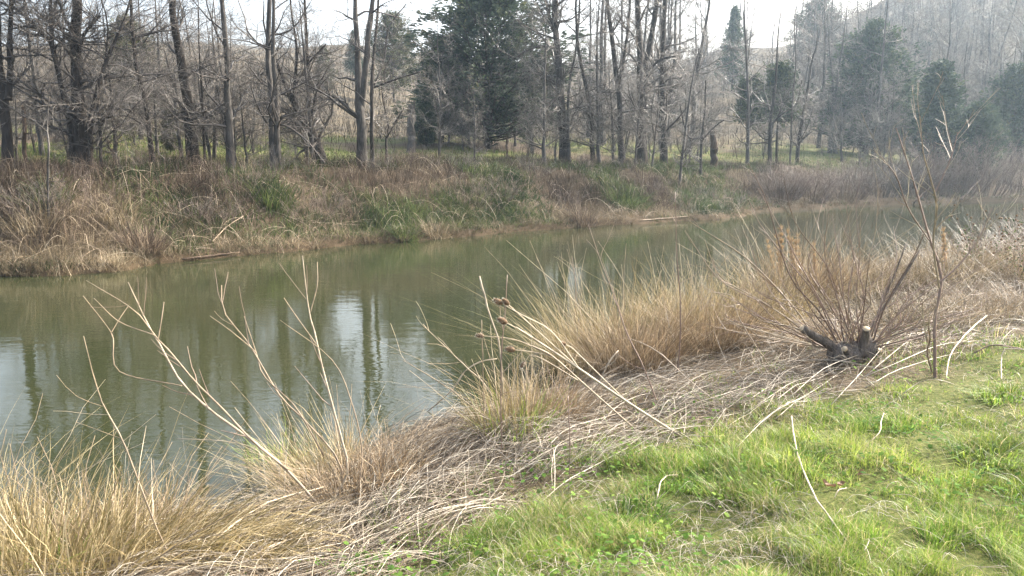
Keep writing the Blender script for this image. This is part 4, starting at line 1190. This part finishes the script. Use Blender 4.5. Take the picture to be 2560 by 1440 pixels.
log_part([(2122, 890, 22, 0), (2115, 878, 20, -.12), (2112, 872, 19, -.2)])
log_part([(2170, 895, 26, .02), (2186, 885, 22, -.02), (2198, 876, 20, -.06)])
log_part([(2160, 868, 17, .1), (2190, 800, 15, .15), (2235, 730, 13, .2), (2300, 625, 9, .3)], 'limb', end=False)
log_part([(2172, 862, 13, .15), (2200, 770, 11, .2), (2235, 690, 9, .25), (2265, 610, 6, .3)], 'limb', end=False)
shoots = [
 [(2037, 850, 9), (1990, 775, 8), (1871, 650, 7), (1758, 575, 5), (1725, 554, 3)],
 [(2100, 870, 9), (2050, 780, 8), (1975, 690, 7), (1917, 504, 5), (1871, 408, 2.5)],
 [(2112, 870, 8), (2060, 770, 7), (2000, 660, 6), (1954, 575, 4), (1895, 470, 2.5)],
 [(2020, 835, 8), (1960, 790, 7), (1892, 746, 6), (1800, 690, 5), (1762, 600, 3)],
 [(2050, 850, 7), (1930, 770, 6), (1850, 730, 5), (1788, 688, 4), (1712, 575, 2.5)],
 [(2137, 870, 8), (2092, 742, 7), (2062, 633, 5), (2071, 537, 3)],
 [(2140, 870, 7), (2095, 700, 6), (2050, 583, 4), (2030, 520, 2.5)],
 [(2130, 860, 6), (2110, 750, 5), (2096, 633, 4), (2080, 540, 2.5)],
 [(2150, 860, 7), (2140, 740, 6), (2150, 640, 5), (2140, 520, 3), (2150, 450, 2)],
 [(2150, 865, 7), (2120, 760, 6), (2180, 620, 5), (2195, 480, 3), (2180, 400, 2)],
 [(2178, 870, 7), (2215, 760, 6), (2285, 640, 5), (2320, 560, 3)],
 [(2180, 870, 6), (2230, 800, 5), (2330, 720, 4), (2400, 680, 2.5)],
 [(2080, 865, 7), (1990, 820, 6), (1900, 800, 5), (1830, 740, 4), (1770, 730, 2.5)],
 [(2095, 865, 7), (2040, 740, 6), (1960, 640, 5), (1900, 560, 4), (1872, 500, 2.5)],
 [(2110, 860, 6), (2080, 690, 5), (1990, 560, 4), (1960, 450, 2.5)]]
for k in range(46):
    ex = rng.uniform(1740, 2470); ey = 880 - rng.uniform(90, 380) * (1 - .45 * abs(ex - 2110) / 370)
    bx = 2050 + (ex - 1740) / 730 * 150 + rng.normal() * 22
    shoots.append([(bx, 870, 6), (bx * .6 + ex * .4 + rng.normal() * 25, 870 * .62 + ey * .38, 5), (bx * .25 + ex * .75 + rng.normal() * 22, 870 * .28 + ey * .72, 4), (ex, ey, 2)])
tw = Buf()
for k, s in enumerate(shoots):
    dy = rng.uniform(-.45, .55)
    path = [[*at(px, py, YS + dy * i / (len(s) - 1)), max(.0018, w * sc / 2 * .55)] for i, (px, py, w) in enumerate(s)]
    c = curve_pts(path, 14)
    build(Buf().tubes(c[None, :, :3], c[None, :, 3], 5, rng.uniform(.2, 1)), 'shoot', M['dark_stalk'] if k % 3 else M['stalk'], stump, g)
    P1, R1 = children(c[None, :, :3], c[None, :, 3], 5, (.1, .42), (15, 45), .3, .95, 5, .06, .12, .6, .4, False)
    for i in range(len(P1)): build(Buf().tubes(P1[i:i + 1], np.maximum(R1[i:i + 1], .0016), 3, rng.uniform(.3, 1)), 'twig', M['dark_stalk'], stump, g)

# grey sapling on the near bank
g = ground_at(2338, 945); Y = g[1]
sap = thing('bare_sapling', 'tall thin grey sapling with forking whips right of the willow stump', 'sapling', g)
PP, RR = [], []
for k, s in enumerate([[(2338, 955, 9), (2337, 860, 8), (2338, 790, 8), (2354, 692, 7), (2325, 600, 6), (2304, 525, 5), (2275, 425, 4), (2240, 320, 2.5)],
          [(2348, 720, 6), (2333, 608, 5), (2342, 517, 5), (2325, 442, 4), (2308, 380, 3), (2300, 290, 2)],
          [(2350, 705, 5), (2400, 660, 4), (2450, 590, 3), (2480, 520, 2)],
          [(2322, 600, 4), (2270, 520, 3.5), (2240, 440, 3), (2200, 390, 2)],
          [(2338, 480, 4), (2375, 400, 3), (2395, 330, 2)], [(2330, 930, 5), (2318, 880, 4), (2325, 850, 4), (2322, 820, 3)]]):
    path = [[*at(px, py, Y + .05 * i * (-1) ** k), w * Y / F / 2] for i, (px, py, w) in enumerate(s)]
    if k == 0: path[0][2] = g[2] - .05
    c = curve_pts(path, 16); PP.append(c[:, :3]); RR.append(c[:, 3])
    build(Buf().tubes(c[None, :, :3], c[None, :, 3], 6, .5), 'trunk' if k == 0 else 'branch', M['stalk'] if k == 1 else M['dark_stalk'], sap, g)
P1, R1 = children(np.stack(PP), np.stack(RR), 8, (.12, .5), (15, 40), .3, .97, 5, .06, .1, .6, .4, False)
P2, R2 = children(P1, R1, 2, (.3, .6), (15, 40), .3, .95, 4, .04, .1, .6, .5)
for i in range(len(P1)): build(Buf().tubes(P1[i:i + 1], np.maximum(R1[i:i + 1], .0016), 3, rng.uniform(.3, 1)).tubes(P2[2 * i:2 * i + 2], np.maximum(R2[2 * i:2 * i + 2], .0014), 3, rng.uniform(.4, 1)), 'twig', M['stalk'], sap, g)

# tall bare shrub leaning over the water, left foreground
g = ground_at(822, 1275); Y = g[1]
shrub = thing('bare_shrub', 'tall bare pale-stemmed shrub leaning left over the water in the foreground', 'shrub', g)
PP, RR = [], []
for k, s in enumerate([
   [(822, 1275, 12), (711, 1169, 11), (613, 1089, 11), (533, 1031, 10), (453, 956, 9), (400, 862, 8), (369, 810, 6), (320, 705, 4)],
   [(720, 1175, 9), (636, 1107, 8), (556, 1022, 8), (489, 956, 8), (422, 876, 7), (387, 840, 6), (336, 776, 5), (215, 701, 3)],
   [(386, 838, 5), (298, 804, 4), (235, 746, 3)],
   [(870, 1180, 10), (862, 1129, 10), (831, 1013, 9), (804, 911, 8), (789, 840, 7), (772, 776, 6), (756, 639, 4)],
   [(776, 780, 5), (793, 713, 4), (793, 655, 3)],
   [(790, 860, 5), (740, 790, 4), (710, 745, 3)],
   [(850, 1160, 8), (760, 1050, 7), (700, 990, 7), (622, 860, 6), (560, 780, 5), (554, 713, 3)],
   [(640, 880, 4), (580, 830, 4), (525, 790, 3)],
   [(810, 1140, 7), (740, 1020, 6), (660, 940, 5), (640, 880, 4), (610, 790, 3)],
   [(900, 1200, 7), (905, 1120, 6), (880, 1010, 5), (830, 900, 4), (700, 800, 3)],
   [(455, 965, 5), (300, 930, 4), (283, 860, 4), (277, 830, 4), (208, 740, 3)], [(278, 832, 4), (300, 795, 3), (320, 766, 3)],
   [(395, 850, 4), (405, 790, 4), (410, 755, 3)]]):
    path = [[*at(px, py, Y + .08 * i), w * Y / F / 2 * .66] for i, (px, py, w) in enumerate(s)]
    if k == 0: path[0][2] = g[2] - .05
    if k in (3, 6, 9): 
        q = np.array(path[0][:3]); path.insert(0, [*(g + np.array([.03 * k - .1, 0, -.04])), path[0][3]])
    c = curve_pts(path, 18)
    if k in (0, 1, 3, 6): PP.append(c[:, :3]); RR.append(c[:, 3])
    build(Buf().tubes(c[None, :, :3], c[None, :, 3], 7, [.6, .5, .4, .7, .35, .25, .3, .4, .2, .3, .25, .2, .25][k], True), 'stem' if k in (0, 3, 6, 8, 9) else 'branch', M['stalk'], shrub, g)
P1, R1 = children(np.stack(PP), np.stack(RR), 5, (.15, .4), (15, 45), .35, .97, 5, .06, .1, .5, .4, False)
for i in range(len(P1)): build(Buf().tubes(P1[i:i + 1], np.maximum(R1[i:i + 1], .0016), 4, rng.uniform(.2, .8)), 'twig', M['dark_stalk'], shrub, g)

# long pale stalk left of it
def stem_thing(name, label, pts, mat='stalk', twigs=0, cat='stalk', tone=.6, dy=.2, group=None, twig_len=(.1, .35)):
    g = ground_at(pts[0][0], pts[0][1])
    return stick(name, label, pts, M[mat], cat, 6, group, 16, tone, twigs, True, g[1], twig_len, dy)
stem_thing('dead_stalk', 'long pale stalk rising from the combed grass and bending left over water', [(444, 1425, 8), (387, 1311, 8), (329, 1156, 7), (289, 1067, 6), (249, 991, 5), (209, 840, 3)], 'stalk', 4)
stem_thing('dead_stalk', 'thin pale reed arching out sideways over the inlet', [(700, 1190, 4), (640, 1125, 4), (560, 1103, 4), (442, 1097, 3)], 'stalk', 0, tone=.9)
stem_thing('dead_stalk', 'bleached broken cane standing among the teasels', [(1262, 1075, 6), (1250, 875, 7), (1223, 784, 8), (1199, 690, 8)], 'stalk', 0, tone=1.0)
stem_thing('dead_stalk', 'slim upright brown stem among the teasels with bare tip', [(1254, 1140, 6), (1253, 909, 6), (1263, 774, 5), (1268, 687, 4)], 'dark_stalk', 3, tone=.6)
stem_thing('dead_stalk', 'upright grey stick beside the broken cane', [(1212, 1110, 5), (1208, 960, 5), (1204, 800, 4)], 'stalk', 2, tone=.3)
stem_thing('dead_stalk', 'bent reed folded into an arch over the inlet by the teasels', [(1068, 1030, 5), (1129, 976, 6), (1162, 929, 6), (1199, 905, 6), (1243, 897, 4)], 'stalk', 0, tone=.8)
stem_thing('dead_stalk', 'wiry pale stem with forked tip leaning left over the sky reflection', [(1256, 1030, 5), (1213, 962, 5), (1162, 915, 5), (1115, 868, 4), (1070, 825, 3), (1058, 810, 2)], 'stalk', 6, tone=.7)
stem_thing('dead_stalk', 'long low wiry stem reaching left across the sky reflection', [(1290, 1090, 4), (1172, 1010, 4), (1129, 976, 4), (1068, 936, 3), (1004, 899, 2)], 'stalk', 5, tone=.6)
stem_thing('dead_stalk', 'kinked dark stem crossing in front of the big golden tussock', [(1650, 1015, 5), (1609, 919, 5), (1565, 828, 5), (1535, 737, 4), (1505, 660, 3), (1470, 560, 2)], 'dark_stalk', 6, tone=.8)
stem_thing('dead_stalk', 'tall straight dark red stem standing in front of the water', [(1690, 945, 6), (1700, 858, 6), (1700, 741, 5), (1692, 640, 4), (1688, 480, 3)], 'dark_stalk', 2, tone=.3)
stem_thing('dead_stalk', 'short upright stem at the straw edge below the teasels', [(1420, 1240, 5), (1425, 1130, 5), (1422, 1040, 4), (1420, 990, 4)], 'dark_stalk', 2, tone=.6)
stem_thing('dead_stalk', 'sharply bent pale reed with broken knee beside the reddish-brown tussock', [(1480, 1010, 5), (1510, 930, 6), (1545, 876, 6), (1535, 905, 5), (1500, 925, 4)], 'stalk', 0, tone=.95)
stem_thing('dead_stalk', 'slim stem with drooping seed tip above the golden tussock', [(1440, 920, 4), (1437, 800, 4), (1440, 720, 3), (1430, 640, 2)], 'dark_stalk', 6, tone=.9)
stem_thing('dead_stalk', 'pale stem leaning right in front of the willow stump', [(1960, 960, 4), (1900, 880, 4), (1850, 800, 4), (1830, 740, 3)], 'stalk', 3, tone=.7)

# leaning teasel plants with seed heads
def teasel_head(buf, sp, q, d, s):
    d = norm(np.asarray(d, float)); k = np.linspace(0, 1, 7)
    prof = np.array([.35, .85, 1, .98, .85, .6, .15]) * s * .42
    P = q + d * (k[:, None] * s * 1.5)
    buf.tubes(P[None], prof[None], 9, .4, True)
    n = 90
    u = rng.uniform(.05, 1, n); a = rng.uniform(0, 6.28, n)
    p1 = norm(np.cross(d, [.3, .5, .8])); p2 = np.cross(d, p1)
    o = p1 * np.cos(a)[:, None] + p2 * np.sin(a)[:, None]
    rr = np.interp(u, k, prof)[:, None]
    p0 = q + d * (u[:, None] * s * 1.5) + o * rr * .9
    e = p0 + norm(o + d * .7) * s * rng.uniform(.15, .4, n)[:, None]
    sp.ribbons(np.stack([p0, (p0 + e) / 2, e], 1), np.array([[.0012, .0009, 0]]), norm(np.cross(e - p0, rng.normal(size=(n, 3)))), .9)
    m = 6                                            # long bracts under the head
    a = np.arange(m) * 6.28 / m
    o = p1 * np.cos(a)[:, None] + p2 * np.sin(a)[:, None]
    p0 = np.repeat(q[None], m, 0)
    sp.ribbons(np.stack([p0, p0 + o * s * .5 + d * s * .15, p0 + o * s * .75 + d * s * .7], 1), np.array([[.0022, .0016, 0]]), norm(np.cross(o, d)), .6)
def teasel(label, stem, heads, tone=.95):
    g = ground_at(stem[0][0], stem[0][1]); Y = g[1]
    root = thing('teasel_plant', label, 'teasel', g)
    path = [[*at(px, py, Y - .06 * i), w * Y / F / 2 * .72] for i, (px, py, w) in enumerate(stem)]
    path[0][2] = g[2] - .03
    c = curve_pts(path, 18)
    build(Buf().tubes(c[None, :, :3], c[None, :, 3], 7, tone), 'stem', M['stalk'], root, g)
    for hp in heads:
        pts, s = hp
        j = np.argmin([np.hypot(pts[0][0] - px, pts[0][1] - py) for px, py, w in stem])
        Yh = Y - .06 * j
        bp = [at(px, py, Yh - .02 * i) for i, (px, py) in enumerate(pts)]
        cc = curve_pts(bp, 10)
        build(Buf().tubes(cc[None], np.linspace(.0045, .0028, 10)[None], 6, tone), 'branch', M['stalk'], root, g)
        hb, sb = Buf(), Buf()
        teasel_head(hb, sb, cc[-1], cc[-1] - cc[-2], s)
        ho = build(hb, 'seed_head', M['seed_head'], root, g)
        so = build(sb, 'spines', M['straw'], None, None); so.parent = ho; so.location = [-float(v) for v in g]
    return root
teasel('long pale teasel leaning left across the straw with spiny brown heads', [(1716, 1090, 9), (1565, 1003, 9), (1448, 922, 8), (1347, 855, 7), (1290, 818, 5)],
       [([(1347, 855), (1300, 825), (1268, 808)], .05), ([(1448, 922), (1380, 830), (1310, 790), (1256, 760)], .045), ([(1448, 922), (1330, 815), (1285, 775), (1272, 762)], .042),
        ([(1565, 1003), (1430, 870), (1415, 862)], .032)])
teasel('shorter teasel leaning left with lower spiny heads beside the broken cane', [(1600, 1075, 7), (1460, 960, 6), (1380, 890, 6), (1330, 865, 5)],
       [([(1380, 890), (1290, 850), (1210, 840)], .04), ([(1380, 890), (1330, 880), (1288, 875)], .05), ([(1460, 960), (1340, 890), (1312, 905)], .035)], .7)

# stalks lying on the lawn and straw
stick('fallen_stalk', 'long pale dead stalk lying across the green lawn', [(1976, 1085, 9, .12), (1985, 1140, 9, .08), (2005, 1200, 9, .06), (2035, 1265, 9, .05), (2070, 1320, 9, .05), (2115, 1372, 7, .04)], M['stalk'], 'stalk', tone=.95)
stick('fallen_stalk', 'long white stalk lying diagonally below the round dense tussock', [(480, 1450, 9, .05), (570, 1380, 9, .12), (680, 1310, 9, .14), (810, 1262, 7, .12)], M['stalk'], 'stalk', tone=1.0)
stick('fallen_stalk', 'thick knobbly pale stalk lying at the lawn corner below the white stalk', [(600, 1440, 11, .05), (660, 1412, 11, .08), (720, 1392, 10, .09), (790, 1378, 6, .08)], M['stalk'], 'stalk', tone=.9)
stick('fallen_stalk', 'pale stalk arching over the straw from the teasels', [(1330, 928, 5, .2), (1465, 925, 5, .3), (1549, 922, 6, .35), (1632, 949, 6, .3), (1720, 993, 6, .15), (1800, 1030, 6, .05)], M['stalk'], 'stalk', tone=1.0)
stick('fallen_stalk', 'short curled white stalk on the lawn edge by the leafy weeds', [(1642, 1262, 7, .03), (1650, 1235, 7, .06), (1668, 1215, 7, .06), (1695, 1206, 5, .04)], M['stalk'], 'stalk', tone=1.0)
stick('fallen_stalk', 'zigzag white stalk standing in grass near yellow-green weed', [(2172, 1120, 5, .03), (2198, 1103, 5, .06), (2200, 1085, 5, .08), (2207, 1070, 4, .1)], M['stalk'], 'stalk', tone=1.0)
stick('fallen_stalk', 'short white stalk curving at the lawn below the dead leaves', [(2085, 1262, 6, .03), (2095, 1250, 6, .05), (2115, 1241, 5, .04)], M['stalk'], 'stalk', tone=1.0)
stick('fallen_branch', 'bleached forked branch lying at the top of the lawn beside the sapling', [(2365, 962, 4, .04), (2372, 925, 5, .12), (2410, 885, 6, .18), (2462, 838, 5, .2)], M['stalk'], 'branch', tone=1.0, twigs=5, twig_len=(.1, .3))
stick('fallen_branch', 'dark seed-head stem lying on the grass beyond the bleached branch', [(2430, 918, 5, .12), (2480, 906, 6, .15), (2560, 912, 7, .12), (2640, 925, 7, .08)], M['dark_stalk'], 'branch', tone=.4, twigs=6, twig_len=(.08, .25))
stick('fallen_branch', 'white bent stem dropping to grass beside the dark seed-head stem', [(2503, 960, 5, .03), (2500, 935, 5, .12), (2510, 922, 5, .16), (2580, 918, 5, .14)], M['stalk'], 'branch', tone=1.0)
# more big pale canes through the straw mat
r3 = np.random.default_rng(5)
for k in range(42):
    px = r3.uniform(1150, 2330); f = (px - 1150) / 1180
    py = 1200 - 310 * f + r3.normal() * 45
    L = r3.uniform(110, 330); sl = -.30 + r3.normal() * .22
    pts = [(px + L * (t - .5), py + L * (t - .5) * sl - 22 * math.sin(math.pi * t) * r3.uniform(-.4, 1), 4.2 * (1 - .4 * t), .03 + .10 * math.sin(math.pi * t) * r3.uniform(.3, 1)) for t in (0, .33, .66, 1)]
    stick('straw_cane', 'bleached hollow cane lying in the straw ' + ('right below the teasels' if px < 1480 else 'between the teasels and the lawn stalk' if px < 1850 else 'in front of the willow stump'), pts, M['straw'], 'cane', 5, 'canes lying in the straw mat', 10, r3.uniform(.6, 1))
for k in range(16):
    px = r3.uniform(700, 1250); py = 1440 - (px - 700) * .25 - r3.uniform(0, 90); L = r3.uniform(150, 330)
    pts = [(px + L * (t - .5), py - L * (t - .5) * .42, 5, .03 + .06 * math.sin(math.pi * t)) for t in (0, .33, .66, 1)]
    stick('straw_cane', 'yellowish cane slanting across the lawn corner below the round dense tussock', pts, M['straw'], 'cane', 5, 'canes slanting at the lawn corner', 10, r3.uniform(.4, .9))

# weeds with dark round seed heads, right edge
for k, (px, py, lab) in enumerate([(2450, 700, 'seed-headed weed with round dark balls and small leaves by the narrow end of the water'), (2520, 690, 'seed-headed leafy weed right of the lone orange plume'),
                                   (2565, 720, 'outer seed-headed weed with bare stems among pale straw')]):
    g = ground_at(px, py); Y = g[1]
    root = thing('seed_weed', lab, 'weed', g)
    n = 9; sb, hb, lb = Buf(), Buf(), Buf()
    for i in range(n):
        tip = at(px + rng.normal() * 45, rng.uniform(535, 660), Y + rng.normal() * .3)
        foot = g + np.array([rng.normal() * .1, rng.normal() * .1, -.04])
        c = curve_pts([foot, foot * .55 + tip * .45 + rng.normal(size=3) * .06, tip], 12)
        sb.tubes(c[None], np.linspace(.006, .003, 12)[None], 4, .5)
        P1, R1 = children(c[None], np.full((1, 12), .004), 5, (.12, .35), (25, 60), .4, .95, 4, .08, .12, .7, .6, False)
        sb.tubes(P1, R1, 3, .5)
        for q in list(P1[:, -1][:3]) + [tip]:
            hb = Buf(); lump(hb, q, (.014, .014, .014), int(rng.integers(1, 99))); build(hb, 'seed_head', M['seed_head'], root, g)
        m = 26; j = rng.integers(3, 11, m); p0 = c[j] + rng.normal(size=(m, 3)) * .07
        d = norm(rng.normal(size=(m, 3))); ln = rng.uniform(.02, .05, m)[:, None]
        lb.ribbons(np.stack([p0, p0 + d * ln * .5, p0 + d * ln], 1), np.array([[.004, .009, 0]]), norm(np.cross(d, rng.normal(size=(m, 3)))), rng.uniform(.2, 1, m))
    build(sb, 'stems', M['dark_stalk'], root, g); build(lb, 'leaves', M['green_brush'], root, g)

# dead leaves on the lawn
for px, py, s, lab in [(2070, 1228, .034, 'curled brown dead leaf in the lawn beside the fallen stalk'), (2100, 1226, .03, 'dark brown dead leaf right of the curled leaf on the lawn'), (2148, 1198, .024, 'orange-brown dead leaf standing in the grass')]:
    g = ground_at(px, py); g[2] += .03
    u, v = np.meshgrid(np.linspace(-1, 1, 7), np.linspace(-1, 1, 5))
    w = np.sqrt(np.clip(1 - u ** 2 * .96, 0, 1)) * .55
    V = np.stack([u * s, v * w * s, .35 * s * v ** 2 + .3 * s * u ** 2 + rng.normal(size=u.shape) * .003], -1)
    i, j = np.meshgrid(np.arange(4), np.arange(6), indexing='ij')
    b = Buf().add(V.reshape(-1, 3), np.stack([i * 7 + j, i * 7 + j + 1, (i + 1) * 7 + j + 1, (i + 1) * 7 + j], -1).reshape(-1, 4), None, rng.uniform(0, 1))
    o = tag(obj('dead_leaf', b.mesh('dead_leaf', M['dead_leaf']), None, g), lab, 'leaf')
    o.rotation_euler = (rng.normal() * .3, rng.normal() * .3, rng.uniform(0, 6))

# ------------------------------------------------------------------ hazy air
m, nt, out = new_mat('haze_air')
pv = nt.nodes.new('ShaderNodeVolumePrincipled')
pv.inputs['Color'].default_value = (.60, .80, 1, 1)
pv.inputs['Density'].default_value = .0008
pv.inputs['Anisotropy'].default_value = .6
nt.links.new(pv.outputs[0], out.inputs['Volume'])
x0, x1, y0, y1, z0, z1 = gx[0] - 3, gx[-1] + 3, gy[0] - 3, gy[-1] + 3, float(gz.min()) - 1.0, float(gz.max()) + 11
hv = [(x, y, z) for x in (x0, x1) for y in (y0, y1) for z in (z0, z1)]
hq = [(0, 1, 3, 2), (4, 6, 7, 5), (0, 4, 5, 1), (2, 3, 7, 6), (0, 2, 6, 4), (1, 5, 7, 3)]
tag(obj('haze', Buf().add(hv, hq).mesh('haze', m, False)), 'thin bright haze in the air over the pond and hill', 'haze', None, 'stuff')
